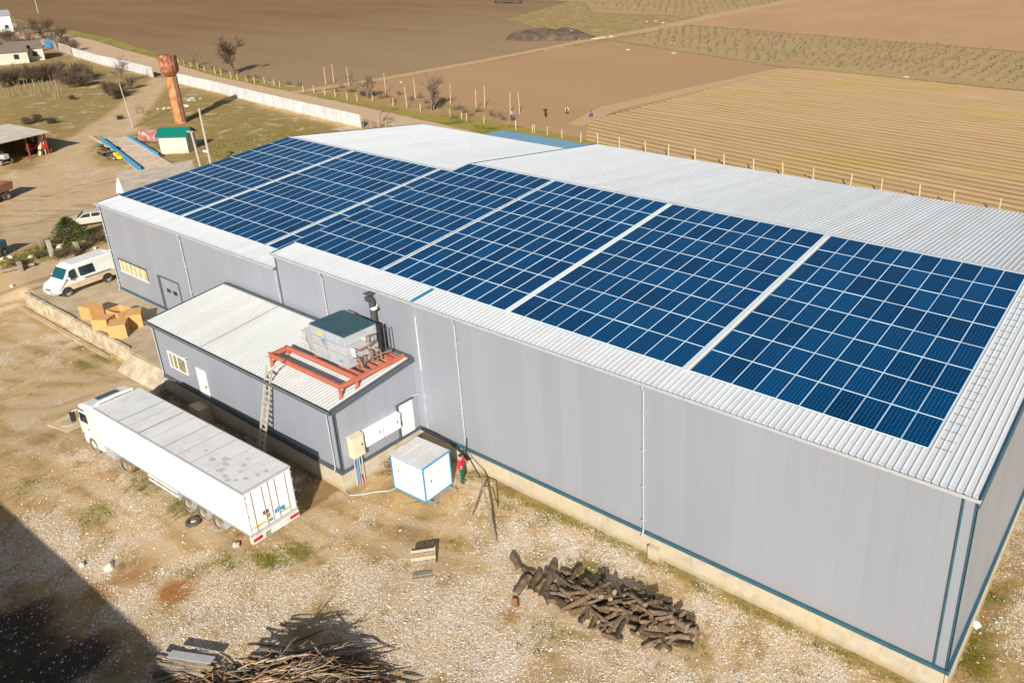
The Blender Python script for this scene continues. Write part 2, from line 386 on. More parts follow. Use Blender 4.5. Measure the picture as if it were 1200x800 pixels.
dry = np.maximum(dry, soft([(200, 98), (430, 155), (420, 200), (240, 210), (110, 190), (108, 168), (160, 155), (185, 120)], 1.5, .7))
dry = np.maximum(dry, soft([(0, 300), (60, 275), (125, 258), (135, 285), (60, 308), (0, 330)], .8, .6))
dry = np.maximum(dry, np.where((YY > 60) | (XX < -130), .62, 0)); dry = np.maximum(dry, blobs([(40, 340, 3, .0), (50, 520, 4, .45), (100, 570, 4, .4), (1190, 640, 5, .5), (1180, 730, 4, .6)]))
dry = np.maximum(dry, np.where((XX > .5) & (YY > -3), .6, 0)); dry = np.maximum(dry, np.where((YY > 32) & (YY < 60) & (XX > -100), .55, 0))
green = soft([(200, 100), (430, 155), (420, 200), (260, 200), (230, 180), (215, 130)], 2., .46)
green = np.maximum(green, soft([(0, 306), (60, 285), (125, 268), (132, 283), (60, 303), (0, 322)], .7, .62))
green = np.maximum(green, soft([(0, 150), (60, 140), (100, 140), (70, 170), (0, 190)], 2., .35))
green = np.maximum(green, np.where((XX < -130) & (YY < 70), .36, 0))
green = np.maximum(green, blobs([(110, 424, 1.4, .8), (95, 408, 1., .6), (130, 415, 1.2, .5), (222, 592, 1.1, .8), (185, 565, 1.3, .7), (120, 607, .8, .7), (115, 600, .9, .6), (350, 648, .9, .85), (325, 655, .9, .75), (300, 650, 1., .5), (275, 655, 1., .6),
    (230, 670, 1., .45), (390, 640, .7, .35), (535, 635, .9, .45), (640, 610, 1.2, .4), (600, 590, 1.2, .4), (1130, 745, 1.6, .8), (1160, 690, 1.2, .75), (1150, 780, 1., .6), (1185, 640, 1., .4), (1010, 770, 1.5, .3), (930, 790, 1.5, .35), (820, 760, 1.2, .45), (690, 665, 1.2, .5),
    (780, 690, 1., .4), (40, 570, 2, .35), (640, 745, 1.6, .45), (40, 480, 2, .3), (20, 150, 4, .5), (95, 155, 3, .4), (35, 180, 2.5, .6), (80, 135, 5, .45), (10, 125, 5, .45), (110, 172, 2., .55), (130, 178, 1.5, .5)]))
dist = (YY+.0)
green = np.maximum(green, np.where((XX > -25) & (XX < 1), .50*np.exp(-((YY+.35)/.5)**2), 0))
grav = blobs([(60, 650, 5, .55), (110, 690, 3, .75), (170, 700, 3, .8), (230, 740, 3, .85), (260, 700, 3, .8), (300, 720, 3, .8), (60, 600, 3, .4), (200, 600, 2.5, .35), (240, 655, 1.5, .7), (350, 690, 2.5, .65), (440, 700, 3, .8), (520, 720, 3.5, .95), (560, 780, 3.5, .9), (460, 760, 3, .7),
    (600, 620, 2.5, .75), (650, 640, 3, .8), (730, 655, 2.2, 1.), (580, 600, 2., .5), (840, 730, 3, .75), (900, 760, 3, .7), (960, 790, 3, .6), (1150, 700, 3, .35), (1190, 740, 3, .7), (1180, 640, 3, .75), (700, 780, 3, .7), (780, 795, 3, .7), (620, 690, 2.5, .7), (600, 760, 3, .9),
    (150, 610, 3, .45), (90, 560, 3, .35), (30, 640, 4, .5), (60, 720, 4, .7), (120, 760, 4, .7), (150, 560, 2, .4), (60, 400, 2., .6), (90, 430, 1.6, .6), (40, 380, 1.5, .5), (330, 600, 2., .45), (430, 600, 1.5, .4), (400, 660, 2., .5), (20, 780, 4, .5), (1195, 600, 3, .7)])
grav = np.maximum(grav, np.where((YY < -4) & (XX > -72) & (XX < 3), .16, 0)); grav = np.where(YY < -3.5, grav, grav*np.clip((XX+45)/4, 0, 1)); grav = grav*(1-.85*track)
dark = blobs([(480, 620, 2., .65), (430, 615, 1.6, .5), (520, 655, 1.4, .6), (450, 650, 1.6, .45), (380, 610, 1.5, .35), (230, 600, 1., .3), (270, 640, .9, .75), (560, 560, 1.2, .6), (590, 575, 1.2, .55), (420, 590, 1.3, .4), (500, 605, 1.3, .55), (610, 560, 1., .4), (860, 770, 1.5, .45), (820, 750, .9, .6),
    (1190, 700, 1.2, .6), (1140, 720, 1.2, .35), (250, 730, .8, .3), (150, 510, 2., .3), (20, 540, 2, .4), (30, 460, 2, .35), (80, 770, 3, .75), (20, 740, 3., .65), (110, 740, 2., .5), (50, 790, 3, .7), (440, 780, 2.5, .6), (560, 670, 1., .4), (60, 470, 1.5, .4), (40, 455, 1, .4), (230, 560, 1.2, .3), (1125, 790, 1., .6)])  # lower-left blobs: dark soil, also painted to deepen the building shadow
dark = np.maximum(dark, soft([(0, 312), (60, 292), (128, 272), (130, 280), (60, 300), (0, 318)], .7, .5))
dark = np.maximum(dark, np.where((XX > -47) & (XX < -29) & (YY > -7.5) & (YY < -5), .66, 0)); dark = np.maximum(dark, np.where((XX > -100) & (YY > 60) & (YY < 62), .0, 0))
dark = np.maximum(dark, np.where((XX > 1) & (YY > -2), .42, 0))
rust = blobs([(205, 693, .9, .95), (222, 690, .8, .6), (155, 675, 1.1, .6), (115, 695, 1.2, .55), (165, 660, 1., .5), (280, 627, .4, .7), (600, 722, .5, .7), (830, 750, 1., .5), (1190, 600, .6, .3), (445, 640, .9, .3), (400, 590, 1., .5), (60, 640, 1., .2), (485, 790, 1., .4), (570, 665, .8, .3)])
gv = [(float(a), float(b), float(c)) for a, b, c in zip(XX.ravel(), YY.ravel(), ZZ.ravel())]
gf = [(j*nx+i, j*nx+i+1, (j+1)*nx+i+1, (j+1)*nx+i) for j in range(ny-1) for i in range(nx-1)]
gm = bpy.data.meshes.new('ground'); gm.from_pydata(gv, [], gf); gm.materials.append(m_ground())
black = blobs([(95, 770, 1.6, 1.), (75, 780, 1.2, .9), (10, 740, 2.5, .95), (0, 780, 2.5, .95), (50, 710, 1.5, .7), (120, 745, 1., .7), (20, 690, 1.5, .6), (60, 790, 2., .8), (45, 100, 1, 0), (690, 690, .8, .5), (35, 760, 2., .8), (130, 790, 1.2, .6), (60, 740, 1.6, .6)])  # near-black soil blotches; those at lower left also paint the shadow darker
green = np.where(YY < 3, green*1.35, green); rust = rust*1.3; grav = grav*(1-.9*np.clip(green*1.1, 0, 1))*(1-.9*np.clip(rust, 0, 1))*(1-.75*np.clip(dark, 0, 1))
def pline(pix, w_, off=0.):
    q = gp(pix); d = np.full(XX.shape, 1e9)
    for (ax, ay), (bx, by) in zip(q[:-1], q[1:]):
        L = math.hypot(bx-ax, by-ay)+1e-9; ox, oy = -(by-ay)/L*off, (bx-ax)/L*off; ax, bx, ay, by = ax+ox, bx+ox, ay+oy, by+oy
        t = np.clip(((XX-ax)*(bx-ax)+(YY-ay)*(by-ay))/(L*L), 0, 1); d = np.minimum(d, np.hypot(XX-ax-t*(bx-ax), YY-ay-t*(by-ay)))
    return np.exp(-(d/w_)**2)
rut = np.zeros(XX.shape); rutd = np.zeros(XX.shape)
for pl_ in ([(0, 395), (60, 415), (120, 440), (190, 452)], [(0, 445), (70, 450), (140, 448)], [(0, 500), (80, 525), (170, 590), (260, 660), (330, 740)], [(60, 560), (150, 600), (230, 650)], [(0, 480), (60, 478), (110, 462)], [(360, 610), (430, 650), (540, 690), (660, 740), (800, 790)], [(380, 590), (470, 625), (560, 640), (650, 650)], [(330, 620), (400, 680), (470, 740)]):
    for off in (-.85, .85): rut = np.maximum(rut, pline(pl_, .32, off))
    rutd = np.maximum(rutd, .62*pline(pl_, .35, 0.))
for pl_ in ([(0, 232), (60, 232), (110, 215), (170, 205)], [(0, 250), (80, 250), (130, 235)], [(0, 350), (60, 330), (120, 300)], [(20, 345), (70, 325), (130, 298)], [(0, 270), (50, 262), (100, 240)]):
    for off in (-.9, .9): rutd = np.maximum(rutd, .75*pline(pl_, .45, off))
    rut = np.maximum(rut, .6*pline(pl_, .5, 0.))
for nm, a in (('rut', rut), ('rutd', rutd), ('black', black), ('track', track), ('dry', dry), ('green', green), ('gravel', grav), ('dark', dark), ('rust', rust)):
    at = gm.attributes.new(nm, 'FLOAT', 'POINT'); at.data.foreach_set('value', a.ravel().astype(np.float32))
gm.polygons.foreach_set('use_smooth', [True]*len(gm.polygons))
go = bpy.data.objects.new('ground', gm); C.objects.link(go); tag(go, kind='structure')

def sheet(name, poly, mat, z=.02, fade=3., kind='structure', thick=0):
    """flat sheet with an outer ring whose 'fade' falls to 0"""
    P0 = [Vector((a, b, 0)) for a, b in poly]
    # subdivide
    pts = []
    for i, a in enumerate(P0):
        b = P0[(i+1) % len(P0)]; n = max(1, int((b-a).length/8))
        for k in range(n): pts.append(a.lerp(b, k/n))
    area = sum(pts[i].x*pts[(i+1) % len(pts)].y-pts[(i+1) % len(pts)].x*pts[i].y for i in range(len(pts)))
    if area < 0: pts.reverse()
    n = len(pts); outr = []; inn = []
    for i, p in enumerate(pts):
        d = (pts[(i+1) % n]-pts[i-1]).normalized(); nn = Vector((d.y, -d.x, 0)); outr.append(p+nn*fade*.5); inn.append(p-nn*fade*.5)
    vs = [(q.x, q.y, z) for q in inn]+[(q.x, q.y, z) for q in outr]
    fs = [tuple(t) for t in tessellate_polygon([inn])]+[(i, (i+1) % n, n+(i+1) % n, n+i) for i in range(n)]
    me = bpy.data.meshes.new(name); me.from_pydata(vs, [], fs); me.materials.append(mat)
    bm = bmesh.new(); bm.from_mesh(me); bmesh.ops.recalc_face_normals(bm, faces=bm.faces); bm.to_mesh(me); bm.free()
    at = me.attributes.new('fade', 'FLOAT', 'POINT'); at.data.foreach_set('value', [1.]*n+[0.]*n)
    if me.polygons and me.polygons[0].normal.z < 0:
        me.flip_normals()
    o = bpy.data.objects.new(name, me); C.objects.link(o); return tag(o, kind=kind)

def wp(*p): return [(q.x, q.y) for q in (GZ(u, v, 0) for u, v in p)]
M_PL = m_patch('ploughed_soil', [(.21, .145, .095), (.285, .20, .13), (.35, .25, .165)], .035, 2.2, (.35, 1.6, 1), None, .7)
M_PL2 = m_patch('harrowed_soil', [(.42, .30, .20), (.47, .335, .225), (.52, .38, .26)], .04, 2.2, (.3, 1.5, 1), None, .5)
M_F3 = m_patch('stubble_soil', [(.44, .31, .21), (.54, .375, .25), (.58, .43, .30)], .05, 1.2, (1, .5, 1), None, .5)
M_OR = m_patch('orchard_grass', [(.44, .34, .215), (.53, .41, .27), (.37, .31, .17)], .06, 1.5, (.5, 1.5, 1), (.42, .38, .15), .62, gsc=.05)
M_TR = m_patch('pale_track', [(.54, .41, .28), (.60, .46, .32), (.50, .38, .26)], .3, 3., None, None, .3, .7)
M_RD = m_patch('worn_road', [(.60, .48, .39), (.66, .54, .44), (.54, .43, .34)], .25, 3., None, None, .3, .6)
M_VG = m_patch('verge_grass', [(.28, .29, .06), (.36, .34, .11), (.46, .38, .19)], .3, 4., None, (.13, .16, .02), .7, 1.2, .2, .5)
# fields
sheet('ploughed_field', [(-600, 71.5), (-300, 71), (-170, 70.5), (-137.5, 69.5), (-136, 84.5), (-137, 112), (-138.6, 141.7), (-140.5, 157), (-200, 190), (-232, 265), (-420, 250), (-600, 240)], M_PL, .022, 3.)
sheet('harrowed_field', [(-132.5, 70), (-106, 70), (-86, 72), (-78.6, 82), (-72.1, 137.9), (-75.5, 140.1), (-131, 158), (-134, 141), (-133.5, 112)], M_PL2, .022, 3.)
sheet('field_right', [(-150, 330), (-139, 205), (-35, 191), (150, 182), (400, 180), (400, 900), (-200, 900)], M_F3, .024, 8.)
sheet('ploughed_field', [(-900, 330), (-430, 262), (-228, 275), (-250, 400), (-250, 900), (-900, 900)], M_PL, .026, 6.)
sheet('orchard_ground', [(-131, 160), (-75, 141), (-24.7, 137.5), (150, 125), (400, 110), (400, 176), (150, 180), (-35, 189), (-137, 203)], M_OR, .03, 6.)
sheet('orchard_ground', [(-145, 230), (-150, 320), (-165, 420), (-330, 440), (-330, 290), (-222, 262), (-190, 225)], M_OR, .034, 8.)
sheet('dirt_track', [(-137.8, 64), (-134.6, 64), (-132.8, 84.5), (-133.6, 112.3), (-135.5, 141.7), (-136.5, 162.2), (-135, 185.5), (-141.5, 245.5), (-146, 316), (-146, 500), (-153, 500), (-152.5, 316), (-148.5, 245.5), (-141, 185.5), (-141.3, 162.2), (-138.8, 141.7), (-136.8, 112.3), (-136, 84.5)], M_TR, .05, 1.2)
sheet('headland_path', [(-78.6, 82), (-72.1, 137.9), (-69, 137.5), (-73, 95), (-75, 80), (-73, 72), (-66, 66), (-60, 64.5), (-10, 61), (60, 56), (60, 50), (-10, 55), (-60, 58.5), (-66, 60), (-84, 63), (-88, 70)], M_PL2, .045, 2.)
sheet('road', [(-560, 120), (-262, 84.5), (-234, 79), (-202, 73.8), (-171, 67.6), (-140, 64.6), (-120, 63), (-100, 60.9), (-80, 58.4), (-40, 55.5), (60, 50), (60, 44), (-40, 50), (-80, 53.5), (-100, 55.4), (-112, 57), (-150, 59.4), (-200, 63.5), (-262, 71.5), (-560, 112)], M_RD, .035, 1.)
sheet('grass_verge', [(-560, 126), (-262, 89), (-234, 83), (-202, 77), (-171, 70.6), (-150, 68), (-138.5, 67), (-138.5, 65), (-171, 68.2), (-202, 74.3), (-234, 79.6), (-262, 85), (-560, 121)], M_VG, .04, 1.4)
sheet('dry_scrub_strip', [(-131, 66), (-131, 72), (-110, 71.5), (-90, 73), (-84, 66), (-84, 62), (-114, 64)], m_patch('scrub_floor', [(.40, .30, .17), (.52, .40, .24), (.30, .22, .11)], .4, 3., None, (.33, .30, .08)), .041, 2.)
sheet('grass_verge', [(-131, 64.6), (-131, 66.6), (-100, 64), (-84, 62), (-66, 62.5), (-50, 60), (0, 56), (0, 52), (-60, 56.8), (-84, 59.3), (-100, 61.6), (-114, 63.2)], M_VG, .043, 1.2)
sheet('headland_path', [(-75.5, 70), (-77.5, 76), (-79.6, 84), (-73.2, 138), (-70.6, 138), (-75.6, 84), (-74.5, 78), (-73, 71)], M_TR, .052, 1.4)
sheet('grass_verge', [(-98, 62.4), (-96, 66), (-84, 65.6), (-66, 64.2), (-50, 62.5), (-50, 60), (-66, 61.6), (-84, 62.2)], M_VG, .055, 1.6)
# earth furrows of the sown field (real ridges)
fm = MB(); M_FU = NT('furrow_soil'); t_ = M_FU; p_ = t_.pos()
c_ = t_.mix(t_.rng(t_.noise(p_, .05, 6, .62), .5, .62), (.42, .29, .17), (.39, .30, .115)); c_ = t_.mix(t_.rng(t_.noise(p_, 2.5, 6, .7), .35, .7, 0, .6), c_, (.48, .33, .17)); t_.bump(t_.noise(p_, 3, 5, .7), .5, .06)
fm.mat(t_.fin(c_, .96, 0, .1))
fsp = 1.72; row = 0; y0 = 64.5
while y0 < 139:
    nseg = 30; vs = []; fs = []
    xl = -74.3+(y0-73)*.05 if y0 > 73 else -67-(y0-64.5)*.85; xr = 130
    for i in range(nseg+1):
        x = xl+(xr-xl)*i/nseg; yy = y0-.16*(x+70)*(1-(y0-64)/190); j = lambda s: .10*noise.noise(Vector((x*.13, y0*3, s)))
        vs += [(x, yy, .03), (x, yy+.42, .20+j(1)), (x, yy+.88, .22+j(2)), (x, yy+1.2, .03)]
    for i in range(nseg):
        for k in range(3): fs.append((i*4+k, i*4+4+k, i*4+5+k, i*4+1+k))
    fm.add(vs, fs); y0 += fsp
fo = fm.build('furrowed_field', fixn=False); tag(fo, kind='structure')
if fo.data.polygons[0].normal.z < 0: fo.data.flip_normals()
sheet('furrowed_field', [(-64, 63), (-72, 70), (-75.5, 79), (-71, 137.5), (-24, 134), (150, 118), (150, 44), (0, 58.5)], m_patch('furrow_base', [(.34, .23, .125), (.37, .25, .14), (.30, .23, .09)], .1, 3.), .026, 1.)

# ------------------------------------------------------------ main warehouse
H2, H1, ZB, TA, RD, WD = 9.14, 8.235, 1.05, .10579, 16.90, 32.39
XS, XL = -40.76, -63.96
THR = math.atan(TA)
RPITCH = .27
def ribroof(b, x0, x1, yA, zA, yB, zB, pitch=RPITCH, rw=.05, rh=.032):
    n = max(1, int(round((x1-x0)/pitch))); pr = []
    pw = (x1-x0)/n
    for i in range(n):
        x = x0+i*pw; pr += [(x, 0), (x+.008, rh), (x+rw, rh), (x+rw+.008, 0)]
    pr.append((x1, 0)); m = len(pr)
    vs = [(x, yA, zA+h) for x, h in pr]+[(x, yB, zB+h) for x, h in pr]
    b.add(vs, [(i, i+1, m+i+1, m+i) for i in range(m-1)])
wh = thing('warehouse', 'long grey panel-clad warehouse with white ribbed roof on concrete plinth', 'warehouse', (0, 0, 0))
def zroof(y, lo=0): return H2-lo+(y if y <= RD else 2*RD-y)*TA
def gable_poly(x, lo, z0): return [(x, 0, z0), (x, WD, z0), (x, WD, zroof(WD, lo)-.12), (x, RD, zroof(RD, lo)-.12), (x, 0, H2-lo-.12)]
b = mb(CLAD)
# raised section shell and lower section shell
b.quad((XS, 0, ZB), (0, 0, ZB), (0, 0, H2-.1), (XS, 0, H2-.1)); b.quad((0, WD, ZB), (XS, WD, ZB), (XS, WD, zroof(WD)-.1), (0, WD, zroof(WD)-.1))
b.quad(*gable_poly(0, 0, ZB)); b.quad(*[q for q in gable_poly(XS, 0, H1-.5)])
b.build('wall', None, wh, fixn=False)
b = mb(CLAD)
b.quad((XL, 0, ZB), (XS-.004, 0, ZB), (XS-.004, 0, H1-.1), (XL, 0, H1-.1)); b.quad((XS, WD-.05, ZB), (XL, WD-.05, ZB), (XL, WD-.05, zroof(WD, H2-H1)-.1), (XS, WD-.05, zroof(WD, H2-H1)-.1))
b.quad(*gable_poly(XL, H2-H1, ZB)[::-1]); b.build('wall', None, wh, fixn=False)
b = mb(ROOF)
rz = -.10
ribroof(b, XS, .06, -.14, H2-.14*TA+rz, RD, zroof(RD)+rz); ribroof(b, XS, .06, RD, zroof(RD)+rz, WD+.2, zroof(WD+.2)+rz)
b.build('roof', None, wh, fixn=False)
b = mb(ROOF); lo = H2-H1
ribroof(b, XL-.06, XS, -.14, H1-.14*TA+rz, RD, zroof(RD, lo)+rz); ribroof(b, XL-.06, XS, RD, zroof(RD, lo)+rz, WD+.2, zroof(WD+.2, lo)+rz)
b.build('roof', None, wh, fixn=False)
# ridge caps
for x0, x1, lo in ((XS, .06, 0), (XL-.06, XS, H2-H1)):
    b = mb(ROOF); z = zroof(RD, lo)-.045
    b.quad((x0, RD-.22, z-.22*TA), (x1, RD-.22, z-.22*TA), (x1, RD, z), (x0, RD, z)); b.quad((x0, RD, z), (x1, RD, z), (x1, RD+.22, z-.22*TA), (x0, RD+.22, z-.22*TA))
    b.build('ridge_cap', None, wh, fixn=False)
# plinth
t_ = NT('plinth_blocks'); p_ = t_.pos(); sx_ = t_.sep(p_); hs_ = t_.math('ADD', sx_[0], sx_[1]); zc_ = t_.math('FLOOR', t_.math('DIVIDE', sx_[2], .28))
cm_ = t_.n('CombineXYZ'); t_.l(t_.math('FLOOR', t_.math('DIVIDE', t_.math('ADD', hs_, t_.math('MULTIPLY', zc_, .23)), .46)), cm_.inputs[0]); t_.l(zc_, cm_.inputs[1]); wn_ = t_.n('TexWhiteNoise', noise_dimensions='2D'); t_.l(cm_.outputs[0], wn_.inputs['Vector'])
c_ = t_.mix(t_.rng(wn_.outputs['Value'], 0, 1, 0, .55), (.52, .48, .40), (.36, .34, .30)); mk_ = t_.rng(t_.noise(p_, .5, 5, .6), .42, .55); c_ = t_.mix(t_.math('MULTIPLY', mk_, .8), c_, (.53, .46, .33))
c_ = t_.mix(t_.rng(t_.noise(t_.scale(p_, (1.5, 1.5, .5)), 1.6, 7, .7), .5, .66, 0, .6), c_, (.40, .32, .20)); c_ = t_.mix(t_.rng(t_.math('ADD', sx_[2], t_.math('MULTIPLY', t_.noise(p_, 2.5, 5, .7), .5)), .2, .6, .75, 0), c_, (.30, .24, .13)); t_.bump(t_.noise(p_, 9, 5, .7), .4, .03); PLB = t_.fin(c_, .9, 0, .15)
b = mb(PLB)
b.box(XL, -.0, -.10, .02, -.3, ZB); b.box(-.02, .10, -.10, WD+.1, -.3, ZB); b.box(XL-.08, XL+.02, -.10, WD+.1, -.3, ZB); b.box(XL, 0, WD, WD+.1, -.3, ZB)
for x in (-12.9, -25.0): b.box(x-.28, x+.28, -.38, -.102, -.2, ZB-.35)
b.build('plinth', None, wh)
# flashings
b = mb(TEAL)
b.box(XL-.02, .02, -.125, -.004, ZB+.002, ZB+.16); b.box(.004, .125, -.125, WD+.1, ZB+.002, ZB+.20); b.box(XL-.1, XL-.004, -.125, WD, ZB+.002, ZB+.15)
b.build('base_flashing', None, wh)
def slopebar(b, x0, x1, y0, y1, lo, dz0, dz1):
    za, zb = H2-lo+y0*TA, H2-lo+y1*TA
    if y0 >= RD: za, zb = zroof(y0, lo), zroof(y1, lo)
    b.hexa([(x0, y0, za+dz0), (x1, y0, za+dz0), (x1, y1, zb+dz0), (x0, y1, zb+dz0), (x0, y0, za+dz1), (x1, y0, za+dz1), (x1, y1, zb+dz1), (x0, y1, zb+dz1)])
for y0, y1 in ((-.13, RD), (RD, WD+.15)):
    b = mb(TEAL); slopebar(b, .062, .105, y0, y1, 0, -.48, -.02); b.build('gable_trim', None, wh)
    b = mb(TEAL); slopebar(b, XS-.05, XS-.003, y0+.03, y1, 0, -.30, -.02); b.build('gable_trim', None, wh)
for y0, y1 in ((-.13, RD), (RD, WD+.15)): b = mb(SLATE); slopebar(b, XL-.12, XL-.064, y0, y1, H2-H1, -.20, -.02); b.build('gable_trim', None, wh)
b = mb(TEAL); b.box(-.05, .03, -.035, -.004, ZB+.17, H2-.3); b.box(.004, .035, -.035, .12, ZB+.21, H2-.6); b.build('corner_trim', None, wh)
b = mb(SLATE); b.box(XL-.03, XL+.06, -.03, -.004, ZB+.16, H1-.25); b.build('corner_trim', None, wh)
b = mb(SLATE); b.box(XS+.02, XS+.12, -.035, -.006, ZB+.16, H2-.3); b.build('corner_trim', None, wh)
# gutters
for x0, x1, h in ((XS, .12, H2), (XL-.12, XS-.01, H1)):
    b = mb(GUT); b.box(x0, x1, -.30, -.15, h-.17, h-.14); b.box(x0, x1, -.315, -.30, h-.17, h-.03); b.box(x0, x1, -.15, -.135, h-.17, h-.12)
    b.box(x0, x0+.015, -.30, -.15, h-.14, h-.03); b.box(x1-.015, x1, -.30, -.15, h-.14, h-.03)
    b.mat(SLATE); b.box(x0, x1, -.13, -.003, h-.30, h-.175)
    for k in range(int((x1-x0)/1.2)): b.box(x0+.6+k*1.2, x0+.63+k*1.2, -.30, -.13, h-.20, h-.172)
    b.build('gutter', None, wh)
# downpipes
def downpipe(x, ztop, zbot, m=GUT, r=.055, par=wh):
    b = mb(m); b.path([(x, -.23, ztop-.15), (x, -.2, ztop-.35), (x, -.11, ztop-.6), (x, -.10, zbot+.3), (x, -.16, zbot+.12), (x, -.3, zbot)], r*.75, 8)
    b.mat(m)
    b.mat(GUT)
    for z in np.arange(zbot+.8, ztop-.7, 1.9): b.box(x-.075, x+.075, -.18, -.004, z, z+.05)
    b.build('downpipe', None, par)
for x, h in ((-13.6, H2), (-25.15, H2), (-36.0, H2), (-52.15, H1), (XL+.12, H1)): downpipe(x, h, ZB-.1 if x > -30 or x < -50 else 5.7, GUT)
b = mb(TEAL); b.box(-.47, -.41, -.07, -.01, ZB+.2, H2-.3)
b.build('downpipe', None, wh)
b = mb(GUT); b.box(XS-.12, XS-.04, -.10, -.02, 5.75, H1-.3); b.build('downpipe', None, wh)
# expansion strip at x=-28.2
b = mb(P('seam_grey', (.36, .39, .45), .5)); b.box(-28.30, -28.10, -.04, -.006, ZB+.2, H2-.2); b.mat(WHT2); b.box(-28.22, -28.18, -.05, -.041, ZB+3.9, H2-1.0)
b.build('seam_strip', None, wh)
b = mb(CYAN); b.hexa([(-28.3, -.15, H2-.06), (-28.12, -.15, H2-.06), (-28.12, 1.38, H2+.10), (-28.3, 1.38, H2+.10), (-28.3, -.15, H2-.03), (-28.12, -.15, H2-.03), (-28.12, 1.38, H2+.13), (-28.3, 1.38, H2+.13)]); b.build('roof_joint_strip', None, wh)
# door and window in the lower section
d = mb(SLATE); d.box(-57.0, -56.55, -.06, -.004, ZB, 3.85); d.box(-56.55, -53.95, -.06, -.004, 3.78, 3.87); d.box(-54.05, -53.95, -.06, -.004, ZB, 3.78)
d.mat(CLAD); d.box(-56.55, -54.05, -.05, -.006, ZB, 3.78)
do = d.build('door', None, wh); q = mb(GLASS); q.box(-55.9, -55.35, -.065, -.051, 2.75, 3.05); q.build('pane', None, do); q = mb(GLASS); q.box(-55.0, -54.45, -.065, -.051, 2.75, 3.05); q.build('pane', None, do)
q = mb(BLK); q.box(-54.28, -54.2, -.09, -.051, 2.0, 2.2); q.build('handle', None, do)
WARM = P('yellowed_blind', (.55, .47, .25), .8, var=.4, sc=3.)
d = mb(SLATE); d.box(-62.95, -58.6, -.09, -.004, 3.80, 3.88); d.box(-62.95, -62.87, -.05, -.004, 2.85, 3.8); d.box(-58.68, -58.6, -.05, -.004, 2.85, 3.8)
wo = d.build('window', None, wh); q = mb(WARM); q.box(-62.87, -58.68, -.02, -.006, 2.85, 3.8); q.build('pane', None, wo)
q = mb(WHT2)
for k in range(7): q.box(-62.87+k*.69, -62.81+k*.69, -.045, -.021, 2.85, 3.8)
q.box(-62.95, -58.6, -.08, -.004, 2.78, 2.85); q.build('frame', None, wo)
b = mb(WHT2); b.tube((XL+.1, -.02, 4.3), (XL+.1, -.45, 4.4), .04); b.box(XL-.15, XL+.3, -.6, -.4, 4.33, 4.45); b.build('wall_lamp', None, wh)

# flue on the wall
fl = thing('flue_duct', 'dark insulated flue climbing the warehouse wall behind the cooling unit', 'duct', (-31.35, -.3, 5.9))
b = mb(P('sooty_sheet', (.09, .085, .08), .6, .2)); b.path([(0, 0, 0), (0, 0, 2.1), (0, -.02, 2.5), (0, -.15, 2.68), (0, -.32, 2.7)], .17, 12); b.build('duct', None, fl, smooth=False)
b = mb(SLATE); b.box(-.22, .22, -.35, .28, 2.95, 2.99); b.build('rain_cap', None, fl)
b = mb(WHT2); b.tube((.35, .1, 2.3), (.45, -.25, 2.2), .03); b.lathe([(0, 0), (.12, .03), (.2, .1)], 12, (.5, -.3, 2.15)); b.build('wall_lamp', None, fl)

# lean-to behind
lt = thing('lean_to', 'low extension with pale blue roof behind the lower warehouse section', 'lean-to', (-56, 36, 0))
b = mb(P('pale_blue_sheet', (.22, .42, .62), .5, var=.1)); 
b.hexa([(-6.1, -3.5, 6.5), (8.2, -3.5, 6.5), (6.9, 6.6, 5.9), (-6.1, 6.6, 5.9), (-6.1, -3.5, 6.58), (8.2, -3.5, 6.58), (6.9, 6.6, 5.98), (-6.1, 6.6, 5.98)]); b.build('roof', None, lt)
b = mb(CLAD); b.hexa([(-6, -3.5, 0), (8.1, -3.5, 0), (6.8, 6.5, 0), (-6, 6.5, 0), (-6, -3.5, 6.45), (8.1, -3.5, 6.45), (6.8, 6.5, 5.85), (-6, 6.5, 5.85)]); b.build('wall', None, lt)

# ------------------------------------------------------------ solar arrays
CW, RP = 1.0102, 1.9098
pm = MB(); pm.mat(SOLAR); w_, l_ = .988, 1.872; fr = .013
pm.add([(fr, fr, .036), (w_-fr, fr, .036), (w_-fr, l_-fr, .036), (fr, l_-fr, .036)], [(0, 1, 2, 3)])
pm.mat(ALU)
for (x0, x1, y0, y1) in ((0, w_, 0, fr), (0, w_, l_-fr, l_), (0, fr, fr, l_-fr), (w_-fr, w_, fr, l_-fr)): pm.box(x0, x1, y0, y1, 0, .04)
# mounting rail strip closing the gap above each panel row
pm.box(-.005, w_+.012, l_+.003, l_+.032, .004, .036); pm.box(w_+.003, w_+.018, 0, l_, .0, .03)
pme = pm.mesh('solar_panel'); uvl = pme.uv_layers.new(name='UVMap')
for k, c in zip(range(4), ((0, 0), (1, 0), (1, 1), (0, 1))): uvl.data[k].uv = c
def array(x_left, ncol, lo, label, v0=1.43, CW=CW):
    t = thing('solar_array', label, 'solar array', (x_left, v0*math.cos(THR), H2-lo+v0*math.sin(THR)-.005), 0, 'solar arrays covering the south roof slope', THR)
    for j in range(8):
        for i in range(ncol):
            o = bpy.data.objects.new('solar_panel', pme); C.objects.link(o); o.parent = t
            o.location = (i*CW+.02, j*RP+.03, random.uniform(-.003, .003)); o.rotation_euler = (random.uniform(-.002, .002), random.uniform(-.003, .003), 0)
    b = mb(ALU)
    for j in range(8):
        for k in (.45, 1.4): b.box(0, ncol*CW, j*RP+k, j*RP+k+.04, -.05, -.008)
    b.build('mounting_rails', None, t)
    return t
xE0 = -2.169; xE1 = xE0-10.1; xD0 = xE1-.26; xD1 = xD0-10.1; xC0 = xD1-.26
array(xE1, 10, 0, 'rightmost solar array, ten panels wide, nearest the roof corner')
array(-22.74, 10, 0, 'solar array between the rightmost one and the middle of the raised roof')
